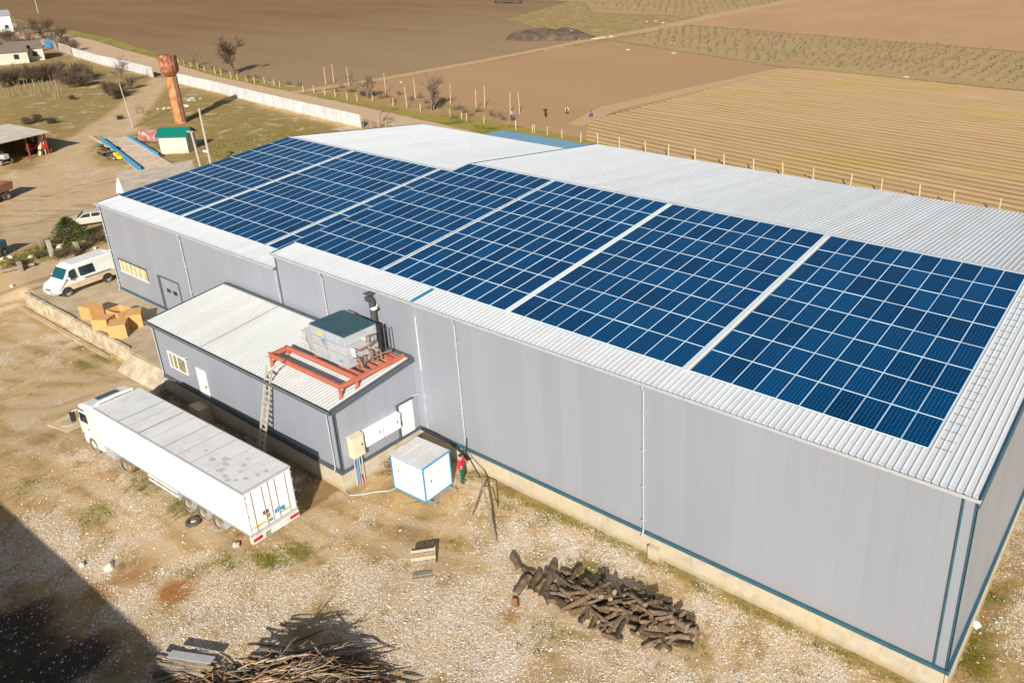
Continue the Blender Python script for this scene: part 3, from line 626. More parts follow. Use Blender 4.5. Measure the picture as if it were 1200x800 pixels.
array(-32.36, 9, 0, 'nine panel wide solar array, third from the right gable', CW=1.034)
array(XS+.02, 8, 0, 'solar array at the left end of the raised roof, stepping up above the lower roof')
array(-43.86, 3, H2-H1, 'narrow three panel wide solar strip in the lower roof beside the step')
array(-54.32, 10, H2-H1, 'solar array in the middle of the lower left roof')
array(-63.88, 9, H2-H1, 'leftmost solar array along the far left gable', CW=1.02)
# cover strips in the gaps between arrays (cable channels)
CHL = dict(zip((-12.53, -22.98, -32.55, -44.10, -54.65), ('pale channel strip left of the rightmost solar array', 'pale channel strip between the second and third solar arrays from the right', 'pale channel strip in the middle of the raised roof', 'pale channel strip on the lower roof near the step', 'pale channel strip between the two leftmost solar arrays')))
for x, lo in ((-12.53, 0), (-22.98, 0), (-32.55, 0), (-44.10, H2-H1), (-54.65, H2-H1)):
    t = thing('cable_channel', CHL[x], 'cable channel', (x, 1.43*math.cos(THR), H2-lo+1.43*TA), 0, 'cable channels between arrays', THR)
    b = mb(WHT2); wd = .09; b.T = Matrix.Translation((.06, 0, 0)); b.box(0, wd, 0, 15.3, -.06, .0); b.mat(WHT2)
    for k in range(15): b.box(-.02, wd+.02, k*1.02+.4, k*1.02+.43, .001, .012)
    b.build('channel', None, t)
ct = thing('cable_tray', 'wire cable tray lying on the roof ribs along the right edge of the panels', 'cable tray', (-2.0, 1.43, H2+.1), 0, None, THR)
b = mb(SLATE)
for k in range(26): b.box(.0, .58, .35+k*.58, .375+k*.58, -.05, -.035)
b.build('rungs', None, ct)
mast = thing('lightning_rod', 'thin lightning rod standing on the roof ridge at the step', 'lightning rod', (XS+.1, RD, zroof(RD)))
b = mb(GUT); b.tube((0, 0, -.1), (0, 0, 2.2), .02, .01, 6); b.build('rod', None, mast)

# ------------------------------------------------------------ annex
AX0, AX1, AY = -46.85, -28.87, -5.25
an = thing('annex_building', 'low grey annex with white lean-to roof against the warehouse wall', 'building', (-37.8, -2.6, 0))
T = Matrix.Translation((37.8, 2.6, 0)); 
def AMB(m): b = mb(m); b.T = T; return b
ze, zt = 4.90, 5.55
b = AMB(CLAD); b.quad((AX0, AY, ZB), (AX1, AY, ZB), (AX1, AY, ze), (AX0, AY, ze)); b.quad((AX1, AY, ZB), (AX1, -.01, ZB), (AX1, -.01, zt), (AX1, AY, ze)); b.quad((AX0, -.01, ZB), (AX0, AY, ZB), (AX0, AY, ze), (AX0, -.01, zt)); b.build('wall', None, an, fixn=False)
b = AMB(PLB); b.box(AX0+.01, AX1+.1, AY-.1, AY+.05, -.4, ZB); b.box(AX1-.05, AX1+.1, AY+.05, -.11, -.4, ZB); b.box(AX0-.1, AX0+.009, AY-.1, -.11, -.4, ZB); b.build('plinth', None, an)
b = AMB(ROOF2); ribroof(b, AX0-.1, AX1+.05, AY-.2, ze+.03, -.13, zt+.06, .25, .045, .04); b.build('roof', None, an, fixn=False)
sl = (zt-ze)/5.25
b = AMB(P('rusty_seam', (.34, .24, .15), .8)); b.hexa([(-40.8, AY-.19, ze+.075), (-40.72, AY-.19, ze+.075), (-40.72, -.2, zt+.095), (-40.8, -.2, zt+.095), (-40.8, AY-.19, ze+.083), (-40.72, AY-.19, ze+.083), (-40.72, -.2, zt+.103), (-40.8, -.2, zt+.103)]); b.build('roof_seam', None, an)
b = AMB(SLATE)
def abar(x0, x1, y0, y1, d0, d1):
    za, zb = ze+(y0-AY)*sl, ze+(y1-AY)*sl
    b.hexa([(x0, y0, za+d0), (x1, y0, za+d0), (x1, y1, zb+d0), (x0, y1, zb+d0), (x0, y0, za+d1), (x1, y0, za+d1), (x1, y1, zb+d1), (x0, y1, zb+d1)])
abar(AX0-.24, AX0-.101, AY-.2, -.14, -.1, .13); abar(AX1+.051, AX1+.26, AY-.2, -.14, -.12, .12)
b.box(AX0-.1, AX1+.05, -.33, -.14, zt+.09, zt+.17); b.build('roof_trim', None, an)
b = AMB(SLATE); b.box(AX0-.25, AX1+.26, AY-.36, AY-.21, ze-.10, ze-.07); b.box(AX0-.25, AX1+.26, AY-.375, AY-.36, ze-.10, ze+.04)
b.box(AX0, AX1, AY-.20, AY-.004, ze-.16, ze-.02); b.mat(GUT); b.box(AX0-.25, AX1+.26, AY-.377, AY-.359, ze+.041, ze+.055); b.build('gutter', None, an)
b = AMB(SLATE); b.box(AX0-.02, AX1+.02, AY-.12, AY-.004, ZB+.002, ZB+.22); b.box(AX1+.004, AX1+.12, AY-.12, -.13, ZB+.002, ZB+.16); b.box(AX1-.12, AX1+.03, AY-.03, AY-.003, ZB+.23, ze-.18); b.box(AX1+.003, AX1+.03, AY-.03, AY+.1, ZB+.17, ze-.05); b.box(AX0-.03, AX0+.08, AY-.03, AY-.003, ZB+.23, ze-.18); b.build('trim', None, an)
for x in (AX0+.1, AX1-.45):
    b = AMB(GUT); b.path([(x, AY-.28, ze-.1), (x, AY-.12, ze-.35), (x, AY-.09, ZB+.3), (x, AY-.2, ZB-.05)], .035, 8); b.build('downpipe', None, an)
b = AMB(WHT2); b.box(-42.38, -41.38, AY-.05, AY-.004, ZB-.05, 3.08); dd = b.build('door', None, an); b = AMB(BLK); b.box(-41.52, -41.47, AY-.10, AY-.051, 1.95, 2.1); b.build('handle', None, dd)
b = AMB(WHT2); b.box(AX1+.004, AX1+.05, -1.42, -.40, ZB+.02, 3.18); dd = b.build('door', None, an); b = AMB(BLK); b.box(AX1+.051, AX1+.1, -1.34, -1.29, 2.0, 2.15); b.build('handle', None, dd)
b = AMB(SLATE); b.box(AX1+.003, AX1+.14, -1.5, -1.43, ZB+.18, 3.22); b.box(AX1+.003, AX1+.14, -1.43, -.35, 3.19, 3.24); b.build('door_hood', None, an)
b = AMB(WHT2); b.box(-45.62, -43.55, AY-.05, AY-.004, 2.12, 2.2); b.box(-45.62, -43.55, AY-.05, AY-.004, 3.16, 3.24)
for x in (-45.62, -45.15, -44.62, -43.62): b.box(x, x+.07, AY-.05, AY-.004, 2.2, 3.16)
wo = b.build('window', None, an); b = AMB(P('painted_window_reflection', (.30, .27, .17), .2, var=.6, sc=4.)); b.box(-45.5, -43.62, AY-.02, AY-.004, 2.2, 3.16); b.build('pane', None, wo)  # pane colour carries a painted mottled reflection
b = AMB(CONC2); b.box(-42.5, -41.3, AY-.9, AY-.125, -.2, .85); b.box(-42.5, -41.3, AY-1.25, AY-.9, -.2, .45); b.build('step', None, an)
b = AMB(WHT2); b.tube((-43.2, AY-.03, 3.45), (-43.2, AY-.2, 3.5), .03); b.lathe([(0, -.05), (.1, 0), (.08, .08), (0, .12)], 10, (-43.2, AY-.25, 3.45)); b.build('wall_lamp', None, an)

# electrical cabinets
def cabinet(y0, y1, z0, z1, dp, m, label, knobs=True):
    t = thing('electrical_cabinet', label, 'cabinet', (AX1, (y0+y1)/2, z0), 0, 'electrical cabinets on the annex end wall')
    w_ = (y1-y0)/2; h = z1-z0
    b = mb(m); b.box(.006, dp, -w_, w_, 0, h); b.hexa([(.006, -w_-.03, h+.001), (dp+.05, -w_-.03, h+.001), (dp+.05, w_+.03, h+.001), (.006, w_+.03, h+.001), (.006, -w_-.03, h+.06), (dp+.05, -w_-.03, h+.02), (dp+.05, w_+.03, h+.02), (.006, w_+.03, h+.06)]); b.build('housing', None, t, bevel=.01)
    b = mb(m); b.box(dp+.001, dp+.02, -w_+.04, w_-.04, .04, h-.04); dd = b.build('door', None, t); b = mb(BLK); b.box(dp+.021, dp+.045, w_*.5, w_*.5+.05, h*.5, h*.5+.12); b.build('handle', None, dd)
    return t
CREAM = P('cream_paint', (.66, .60, .46), .5, var=.08)
c0 = cabinet(-4.72, -3.98, 1.75, 2.95, .38, CREAM, 'tall cream electrical cabinet on the annex end wall')
b = mb(GUT)
for k, yy in enumerate((-.22, -.08, .08, .22)): b.tube((.12+.05*(k % 2), yy, .0), (.12+.05*(k % 2), yy, -1.75), .035, .035, 8)
b.mat(BLUE); b.tube((.2, -.15, 0), (.2, -.15, -1.7), .03, .03, 6); b.mat(RED); b.tube((.22, .0, -1.2), (.26, .05, -1.75), .03, .03, 6); b.build('conduit', None, c0)
cabinet(-3.80, -2.68, 2.0, 2.85, .32, WHT2, 'wide white electrical cabinet beside the cream one')
cabinet(-2.62, -1.52, 2.0, 2.85, .32, WHT2, 'wide white electrical cabinet next to the annex end door')
wc = mb(P('rusty_wire', (.14, .09, .06), .7))
for k in range(26):
    a = random.uniform(0, 6.28); c = Vector((-28.2+random.uniform(-.2, .5), -3.0+random.uniform(-.4, .5), .05)); pts = []
    for i in range(5): pts.append(c+Vector((math.cos(a+i*.9)*.25*random.uniform(.5, 1.4), math.sin(a+i*.9)*.35*random.uniform(.5, 1.4), .15+i*.16*random.uniform(.2, 1.3))))
    wc.path(pts, .010, 4)
wo = wc.build('wire_tangle'); tag(wo, 'tangle of rusty wire at the foot of the annex end wall', 'wire')
# cables on ground
b = mb(GUT); pts = [G(400, 572, .05), G(410, 580, .03), G(425, 579, .03), G(440, 576, .03), G(455, 575, .03), G(466, 571, .04), G(468, 566, .25)]
b.path(pts, .03, 6); tag(b.build('ground_cable'), 'pale cable curving over soil from the cabinets to the white container', 'cable')

# ------------------------------------------------------------ red steel frame on annex roof
def zan(y): return ze+.07+(y-AY)*sl
sf = thing('support_gantry', 'red oxide steel support frame lying on the white annex roof', 'steel frame', (-32, -2.5, 5.3))
T = Matrix.Translation((32, 2.5, -5.3))
def ibeam(b, a, c, h=.2, w_=.14):
    a = Vector(a); c = Vector(c); z = Vector((0, 0, h/2)); b.bar(a, c, .02, h-.04); b.bar(a+z, c+z, w_, .02); b.bar(a-z, c-z, w_, .02)
zf = 5.72
for (p0, p1) in (((-35.35, -4.45, zf), (-29.15, -4.45, zf)), ((-35.3, -3.45, zf+.02), (-29.1, -3.45, zf+.02)), ((-29.1, -4.5, zf+.01), (-29.1, -.35, zf+.01)), ((-35.2, -4.4, zf-.02), (-35.2, -3.5, zf-.02)), ((-32.9, -3.4, zf-.03), (-32.9, -.5, zf-.03)), ((-34.3, -1.0, zf-.03), (-29.2, -1.0, zf-.03))):
    b = mb(RED); b.T = T; ibeam(b, p0, p1); b.build('beam', None, sf)
for k in range(6):
    b = mb(RED); b.T = T; y = -3.0+k*.47; ibeam(b, (-31.2, y, zf-.02), (-29.18, y, zf-.02), .12, .12); b.build('cross_beam', None, sf)
for x, y in ((-35.2, -4.45), (-29.2, -4.45), (-29.15, -3.45), (-35.25, -3.4), (-29.1, -.5), (-32.9, -.5)):
    b = mb(RED); b.T = T; z0 = zan(y)-.02; b.box(x-.06, x+.06, y-.06, y+.06, z0, zf-.1); b.box(x-.12, x+.12, y-.12, y+.12, z0-.01, z0+.02); b.build('leg', None, sf)
# condenser unit
cu = thing('condenser_unit', 'big grey cooling unit with dark slatted top on the red frame', 'cooling unit', (-31.62, -2.1, 5.84))
GRY = P('galvanised_panel', (.50, .55, .61), .42, .25, var=.12, sc=2.5)
b = mb(GRY); b.box(-1.45, 1.45, -1.02, 1.0, .08, 1.78); b.box(-1.5, 1.5, -1.06, 1.04, 0, .079); b.build('housing', None, cu, bevel=.015)
b = mb(SLATE)
for z in (.7, 1.22): b.box(-1.46, 1.46, -1.03, -1.021, z, z+.012); b.box(1.451, 1.46, -1.0, 1.0, z, z+.012)
b.box(-.2, -.19, -1.03, -1.021, .1, 1.75)
b.build('seams', None, cu)
b = mb(P('dark_green_louvre', (.05, .11, .14), .5, var=.2)); 
for k in range(3):
    x = -1.45+k*.98; b.box(x, x+.94, -1.04, 1.02, 1.781, 1.84)
    for j in range(14): b.box(x+.03, x+.91, -1.0+j*.145, -.93+j*.145, 1.841, 1.86)
b.build('top_louvre', None, cu)
b = mb(P('grey_duct', (.36, .38, .41), .5, var=.15)); b.hexa([(-2.1, -.95, .15), (-1.46, -.95, .0), (-1.46, .9, .0), (-2.1, .9, .15), (-2.5, -.95, 1.1), (-1.46, -.95, 1.75), (-1.46, .9, 1.75), (-2.5, .9, 1.1)]); b.box(-1.9, -1.0, .9, 1.5, .5, 1.6); b.build('air_hood', None, cu, bevel=.02)
b = mb(WHT2)
for k in range(12):
    a = random.uniform(0, 6.3); b.mat(P('grey_hose', (.45, .45, .46), .6)); b.path([(-2.35+random.uniform(-.1, .2), -.96, .9+random.uniform(-.3, .3)), (-2.3+random.uniform(-.2, .3), -1.04, .7), (-2.1+random.uniform(-.3, .3), -1.0, .3+random.uniform(-.2, .3)), (-1.8+random.uniform(-.3, .2), -1.05, .1)], .025, 5)
b.lathe([(.32, 0), (.32, .04), (.25, .06), (.0, .06)], 16, (-2.3, -.2, 1.25)); b.build('hoses', None, cu)
b = mb(P('yellow_label', (.75, .55, .08), .5)); b.box(-.85, -.55, -1.035, -1.022, 1.35, 1.6); b.build('sticker', None, cu); b = mb(P('yellow_label', (.75, .55, .08), .5)); b.box(-.72, -.55, -1.035, -1.022, .75, .95)
b.build('sticker', None, cu); b = mb(BLUE); b.box(-.60, -.28, -1.035, -1.022, 1.02, 1.16); b.build('sticker', None, cu); b = mb(BLUE); b.box(-.55, -.33, -1.035, -1.022, .86, .96); b.build('sticker', None, cu); b = mb(BLUE); b.box(.75, 1.1, -1.035, -1.022, .25, .33); b.build('sticker', None, cu)
CPR = P('brown_copper_pipe', (.30, .20, .16), .5, .3, var=.3)
b = mb(CPR)
b.path([(1.46, -.55, .95), (1.75, -.5, .92), (1.85, .1, 1.0), (1.85, .5, 1.15), (1.85, .55, 1.5), (1.85, .05, 1.55), (1.85, .0, 1.2)], .055, 8)
b.path([(1.46, -.6, .5), (1.8, -.55, .5), (1.9, -.5, .1), (1.9, -.45, -.1)], .08, 8)
b.path([(1.46, .3, .6), (1.75, .3, .6), (1.8, .3, .0)], .06, 8); b.path([(1.46, .75, .5), (1.9, .75, .5), (1.95, .75, -.1)], .05, 8)
b.path([(1.8, -.6, .18), (1.85, .2, .18), (1.85, .9, .2), (2.0, 1.4, .2)], .05, 8)
for k in range(4):
    y = -.6+k*.4; b.tube((1.75, y, -.1), (1.75, y, .3+.15*(k % 3)), .035, .035, 6); b.lathe([(0, 0), (.09, .02), (.09, .06), (0, .08)], 8, (1.75, y, .3+.15*(k % 3)))
b.build('pipework', None, cu)
b = mb(WHT2)
for y, z in ((-.62, .95), (-.62, .8), (-.6, .6), (.1, 1.3), (.3, .75)): b.tube((1.46, y, z), (1.62, y, z), .07, .05, 8)
b.mat(BLK); b.box(1.46, 1.62, 1.01, 1.16, -.1, 1.75); b.build('fittings', None, cu)
b = mb(SLATE); b.path([(1.8, 1.2, -.05), (1.8, 1.2, 1.5), (1.8, 1.5, 1.5), (1.8, 1.5, -.05)], .03, 6); b.build('handrail', None, cu)

# ------------------------------------------------------------ ladder
LADW = P('ladder_wood', (.50, .45, .38), .85, var=.25)
ldr = thing('ladder', 'pale wooden ladder leaning on the annex eave beside the red frame', 'ladder', (-34.9, -6.35, 0))
p0 = Vector((-34.9, -6.35, 0)); p1 = Vector((-34.0, -5.3, 5.7)); sd = Vector((.95, -.1, 0)).normalized()*.28
for sgn in (-1, 1):
    b = mb(LADW); b.bar(sd*sgn, p1-p0+sd*sgn, .05, .11); b.build('rail', None, ldr)
for k in range(1, 17):
    b = mb(LADW); q = (p1-p0)*(k/17); b.bar(q-sd, q+sd, .05, .10); b.build('rung', None, ldr)
b = mb(LADW); b.bar(sd+(p1-p0), sd+(p1-p0)+Vector((.45, .3, .5)), .05, .07); b.build('rail_extension', None, ldr)

# ------------------------------------------------------------ container cube
cb = thing('site_container', 'small white site container with blue edge trim beside the warehouse plinth', 'container', (-25.72, -2.72, .08), R(2.5))
cw, cdp, ch = 1.14, .92, 2.12
b = mb(WHT2); b.box(-cw, cw, -cdp, cdp, .08, ch-.06); b.build('body', None, cb)
b = mb(P('container_roof', (.66, .67, .68), .5, var=.1, sc=1.5, dirt=(.5, .42, .3), damt=.25)); b.box(-cw-.04, cw+.04, -cdp-.04, cdp+.04, ch-.059, ch); b.box(-.55, -.52, -cdp, cdp, ch+.001, ch+.02); b.box(.2, .22, -cdp, cdp, ch+.001, ch+.012); b.build('roof', None, cb)
b = mb(BLUE)
for sx in (-1, 1):
    for sy in (-1, 1): b.box(sx*cw-.03, sx*cw+.03, sy*cdp-.03, sy*cdp+.03, .05, ch-.06)
for sy in (-1, 1): b.box(-cw, cw, sy*cdp-.025, sy*cdp+.025, .03, .10)
for sx in (-1, 1): b.box(sx*cw-.025, sx*cw+.025, -cdp, cdp, .03, .10)
b.box(-cw-.05, cw+.05, -cdp-.06, -cdp-.041, ch-.07, ch-.035); b.box(cw+.041, cw+.075, -cdp-.05, cdp+.05, ch-.09, ch+.005); b.build('edge_trim', None, cb)
b = mb(SLATE); b.box(-.02, .0, -cdp-.012, -cdp-.001, .1, ch-.1); b.build('door_joint', None, cb)
b = mb(RUST); b.box(-.72, -.66, -cdp-.02, -cdp-.001, 1.2, 1.32); b.box(.55, .6, -cdp-.02, -cdp-.001, 1.15, 1.2); b.box(cw+.001, cw+.02, -.5, -.42, 1.0, 1.12); b.build('latch', None, cb)
b = mb(P('ochre_mark', (.7, .5, .25), .7)); b.hexa([(cw+.002, -.1, 1.3), (cw+.006, -.1, 1.3), (cw+.006, .45, 1.42), (cw+.002, .45, 1.42), (cw+.002, -.1, 1.34), (cw+.006, -.1, 1.34), (cw+.006, .45, 1.47), (cw+.002, .45, 1.47)]); b.build('mark', None, cb)
b = mb(WOOD)
for y in (-.7, .7): b.box(-1.1, 1.7, y-.06, y+.06, -.1, .03)
b.box(1.4, 1.5, -.9, .9, -.08, .02); b.build('skid', None, cb)

# ------------------------------------------------------------ people
def person(loc, rz, label, joints, mats, group=None, sc=1., hair=(.03, .02, .015)):
    """joints: dict of points; one continuous skinned body"""
    J = joints; order = ['pelvis', 'belly', 'chest', 'neck', 'head', 'crown', 'shL', 'elL', 'haL', 'fiL', 'shR', 'elR', 'haR', 'fiR', 'hiL', 'knL', 'anL', 'toL', 'hiR', 'knR', 'anR', 'toR']
    ed = [('pelvis', 'belly'), ('belly', 'chest'), ('chest', 'neck'), ('neck', 'head'), ('head', 'crown'), ('chest', 'shL'), ('shL', 'elL'), ('elL', 'haL'), ('haL', 'fiL'), ('chest', 'shR'), ('shR', 'elR'), ('elR', 'haR'), ('haR', 'fiR'),
          ('pelvis', 'hiL'), ('hiL', 'knL'), ('knL', 'anL'), ('anL', 'toL'), ('pelvis', 'hiR'), ('hiR', 'knR'), ('knR', 'anR'), ('anR', 'toR')]
    rad = dict(pelvis=(.15, .12), belly=(.14, .11), chest=(.17, .12), neck=(.06, .06), head=(.085, .10), crown=(.07, .08), sh=(.075, .075), el=(.05, .05), ha=(.035, .04), fi=(.03, .02), hi=(.10, .10), kn=(.07, .07), an=(.05, .05), to=(.045, .035))
    me = bpy.data.meshes.new('person'); me.from_pydata([J[k] for k in order], [(order.index(a), order.index(c)) for a, c in ed], [])
    o = bpy.data.objects.new('tmp', me); C.objects.link(o); sk_ = o.modifiers.new('s', 'SKIN'); sk_.use_smooth_shade = True
    for i, k in enumerate(order):
        me.skin_vertices[0].data[i].radius = rad[k] if k in rad else rad[k[:2]]; me.skin_vertices[0].data[i].use_root = (k == 'pelvis')
    sb = o.modifiers.new('u', 'SUBSURF'); sb.levels = 2; sb.render_levels = 2
    dg = bpy.context.evaluated_depsgraph_get(); em = bpy.data.meshes.new_from_object(o.evaluated_get(dg)); bpy.data.objects.remove(o)
    em.materials.clear()
    for m in mats: em.materials.append(m)          # 0 skin, 1 top, 2 trousers, 3 shoes
    segm = {'pelvis': 2, 'belly': 1, 'chest': 1, 'neck': 0, 'head': 0, 'crown': 0, 'sh': 1, 'el': 1, 'ha': 0, 'fi': 0, 'hi': 2, 'kn': 2, 'an': 2, 'to': 3}
    for p in em.polygons:
        c = p.center; k = min(order, key=lambda q: (Vector(J[q])-c).length); p.material_index = segm[k] if k in segm else segm[k[:2]]; p.use_smooth = True
    root = thing('person', label, 'person', loc, rz, group); root.scale = (sc, sc, sc)
    bo = bpy.data.objects.new('body', em); C.objects.link(bo); bo.parent = root
    h = Vector(J['head']); cr = Vector(J['crown']); b = mb(P('hair', hair, .8)); b.blob(h.lerp(cr, .8)+Vector((0, .015, .02)), .105, .12, .09, 2, 2, .05); b.build('hair', None, root, smooth=True)
    fwd = -1
    b = mb(SKIN); b.blob(h+Vector((0, fwd*.115, -.0)), .018, .03, .025, 1, 1, 0); 
    for s in (-1, 1): b.blob(h+Vector((s*.095, .0, .0)), .015, .025, .035, 1, 1, 0)
    b.build('face_features', None, root, smooth=True)
    b = mb(BLK); 
    for s in (-1, 1): b.blob(h+Vector((s*.035, fwd*.105, .03)), .012, .01, .008, 1, 1, 0)
    b.build('eyes', None, root)
    return root
STAND = dict(pelvis=(0, 0, .95), belly=(0, 0, 1.12), chest=(0, 0, 1.36), neck=(0, 0, 1.50), head=(0, -.02, 1.62), crown=(0, -.02, 1.71), shL=(.2, 0, 1.42), elL=(.28, .02, 1.14), haL=(.26, -.12, .90), fiL=(.25, -.16, .80), shR=(-.2, 0, 1.42), elR=(-.28, .02, 1.14), haR=(-.26, -.12, .90), fiR=(-.25, -.16, .80),
             hiL=(.10, 0, .88), knL=(.12, -.03, .48), anL=(.12, .02, .08), toL=(.13, -.15, .04), hiR=(-.10, 0, .88), knR=(-.12, -.03, .48), anR=(-.12, .02, .08), toR=(-.13, -.15, .04))
BEND = dict(STAND, belly=(0, -.10, 1.06), chest=(0, -.32, 1.14), neck=(0, -.46, 1.12), head=(0, -.56, 1.06), crown=(0, -.64, 1.02), shL=(.2, -.34, 1.14), elL=(.22, -.40, .84), haL=(.16, -.48, .58), fiL=(.15, -.52, .48), shR=(-.2, -.34, 1.14), elR=(-.22, -.40, .84), haR=(-.16, -.48, .58), fiR=(-.15, -.52, .48))
AKIM = dict(STAND, elR=(-.42, .05, 1.18), haR=(-.20, -.12, 1.03), fiR=(-.12, -.15, 1.0), elL=(.26, -.2, 1.2), haL=(.1, -.35, 1.25), fiL=(.05, -.4, 1.27))
CROUCH = dict(pelvis=(0, .1, .42), belly=(0, .0, .56), chest=(0, -.16, .74), neck=(0, -.25, .84), head=(0, -.32, .93), crown=(0, -.36, 1.0), shL=(.2, -.16, .76), elL=(.26, -.35, .55), haL=(.16, -.5, .32), fiL=(.14, -.54, .22), shR=(-.2, -.16, .76), elR=(-.26, -.35, .55), haR=(-.16, -.5, .32), fiR=(-.14, -.54, .22),
             hiL=(.11, .06, .42), knL=(.2, -.34, .5), anL=(.15, -.05, .08), toL=(.16, -.22, .04), hiR=(-.11, .06, .42), knR=(-.2, -.34, .5), anR=(-.15, -.05, .08), toR=(-.16, -.22, .04))
CR = P('red_jacket', (.62, .02, .05), .8, var=.2); CG = P('dark_green_trousers', (.01, .10, .08), .85, var=.2); CB = P('black_cloth', (.02, .02, .028), .85, var=.3); CLI = P('lilac_grey_cloth', (.34, .30, .36), .85, var=.2); CPK = P('pale_pink_cloth', (.70, .56, .55), .85, var=.15); CBL = P('blue_check_cloth', (.12, .16, .40), .85, var=.7, sc=9.)
person((-24.35, -1.25, 0), R(115), 'person in red jacket and dark green trousers standing behind the white container', AKIM, [SKIN, CR, CG, BLK])
q = GZ(600, 142, 0); person((q.x, q.y, 0), R(20), 'person in pale lilac top and black trousers standing between two tall stakes', STAND, [SKIN, CLI, CB, BLK])
q = GZ(639.5, 138, 0); person((q.x, q.y, 0), R(-160), 'person dressed all in black walking on the field edge', dict(STAND, knL=(.12, -.2, .50), anL=(.14, -.12, .08), toL=(.14, -.28, .05), anR=(-.12, .25, .10), knR=(-.11, .08, .48), toR=(-.12, .1, .03)), [SKIN, CB, CB, BLK])
q = GZ(665, 134.5, 0); person((q.x, q.y, 0), R(30), 'person in pale pink top bending over in the field', BEND, [SKIN, CPK, CB, BLK])
q = GZ(692, 137.5, 0); person((q.x, q.y, 0), R(70), 'person in blue checked shirt crouching by the furrows', CROUCH, [SKIN, CBL, CB, BLK])

# ------------------------------------------------------------ vehicles
DTY = P('dust_covered_tyre', (.20, .165, .12), .9, var=.4, sc=3., dirt=(.42, .34, .24), dsc=2., damt=.8)
def wheel(par, x, y, r, w_, side, rimm=RIM, tyrem=RUB):
    """tyre as the part, rim as its child"""
    t = mb(tyrem); n = 24; prof = [(r*.62, -w_/2), (r*.93, -w_/2), (r, -w_*.35), (r, w_*.35), (r*.93, w_/2), (r*.62, w_/2)]
    vs = []; m = len(prof)
    for rr, yy in prof:
        for k in range(n): a = 2*math.pi*k/n; vs.append((rr*math.cos(a), yy, rr*math.sin(a)))
    t.add(vs, [(i*n+k, i*n+(k+1) % n, (i+1)*n+(k+1) % n, (i+1)*n+k) for i in range(m-1) for k in range(n)])
    o = t.build('wheel', None, par, smooth=False); o.location = (x, y, r)
    b = mb(rimm); s = side
    b.T = Matrix.Rotation(R(-90)*s, 4, 'X'); b.lathe([(r*.63, w_*.1), (r*.6, w_*.42), (r*.52, w_*.40), (r*.45, w_*.15), (r*.2, w_*.12), (r*.17, w_*.4), (0, w_*.42)], 20)
    b.build('rim', None, o); return o
# lorry with box trailer, local +x forward
MB.ZF = .83
lr = thing('lorry', 'white articulated lorry with long box trailer parked beside the annex', 'lorry', (-28.3, -9.52, 0), math.atan2(-.45, -13.6))
TWH = P('trailer_white', (.88, .90, .93), .35, var=.02, dirt=(.6, .55, .45), damt=.06); TRF = P('trailer_roof_sheet', (.78, .80, .82), .45, var=.08, sc=.6, dirt=(.45, .43, .40), dsc=.7, damt=.3)
b = mb(TWH); b.box(.06, 13.5, -1.25, 1.25, 1.15, 3.95); b.build('trailer_body', None, lr)
b = mb(TRF); b.box(.04, 13.5, -1.22, 1.22, 3.951, 3.985); rfo = b.build('trailer_roof', None, lr)
for x, w_ in ((1.5, .015), (2.9, .02), (4.2, .03), (5.4, .03), (6.6, .045), (7.9, .02), (8.9, .07), (10.0, .02), (10.9, .05), (12.1, .015)): b = mb(P('seam_grime', (.26, .25, .23), .8)); b.hexa([(x, -1.2, 3.986), (x+w_, -1.2, 3.986), (x+w_*1.6, 1.2, 3.986), (x+.02, 1.2, 3.986), (x, -1.2, 3.99), (x+w_, -1.2, 3.99), (x+w_*1.6, 1.2, 3.99), (x+.02, 1.2, 3.99)]); b.build('seam', None, rfo)

random.seed(3)
for x, y, r_ in ((3.1, .1, .28), (2.7, .35, .2), (3.6, .5, .22), (2.5, .75, .25), (1.9, .9, .22), (1.5, 1.0, .18), (1.9, -.1, .16), (2.2, -.5, .14), (1.6, .3, .13), (1.2, .8, .15), (4.6, .2, .12), (4.3, -.2, .08), (.9, .5, .16), (.7, 0, .18), (.6, -.4, .16), (5.2, .7, .1), (2.8, -.8, .07), (1.2, -.6, .08)):
    b = mb(P('roof_stain', (.56, .55, .54), .8)); n = 9; b.add([(x+r_*math.cos(6.28*k/n)*random.uniform(.6, 1.2), y+r_*.7*math.sin(6.28*k/n)*random.uniform(.6, 1.2), 3.9925) for k in range(n)], [tuple(range(n))]); b.build('stain', None, rfo)
b = mb(GUT); 
for s in (-1, 1): b.box(.03, 13.52, s*1.25-.025, s*1.25+.025, 3.90, 4.0)
b.box(.0, .059, -1.27, 1.27, 3.86, 4.0); b.box(.01, 13.5, -1.262, 1.262, 1.05, 1.149); b.build('edge_rail', None, lr)
DFR = P('door_seal_grey', (.38, .34, .31), .7)
for s in (-1, 1):
    b = mb(TWH); y0, y1 = (.02, 1.2) if s > 0 else (-1.2, -.02); b.box(.0, .059, y0, y1, 1.2, 3.85); dr = b.build('rear_door', None, lr)
    b = mb(DFR)
    for yy in ((y0+y1)/2-.25, (y0+y1)/2+.3): b.tube((-.03, yy, 1.2), (-.03, yy, 3.84), .018, .018, 6)
    b.box(-.01, -.001, y0-.015 if s > 0 else y1-.01, y0+.01 if s > 0 else y1+.015, 1.2, 3.85); b.box(-.01, -.001, (y1-.02) if s > 0 else y0-.02, (y1+.02) if s > 0 else y0+.02, 1.2, 3.85)
    for z in (1.5, 2.3, 3.1, 3.6): b.box(-.02, -.001, s*1.2-.07, s*1.2+.04, z, z+.07)
    b.build('lock_rod', None, dr)
    b = mb(P('yellow_reflector', (.8, .45, .05), .5)); b.box(-.012, -.001, s*.66-.25, s*.66+.38, 1.42, 1.56); b.build('yellow_sticker', None, dr)
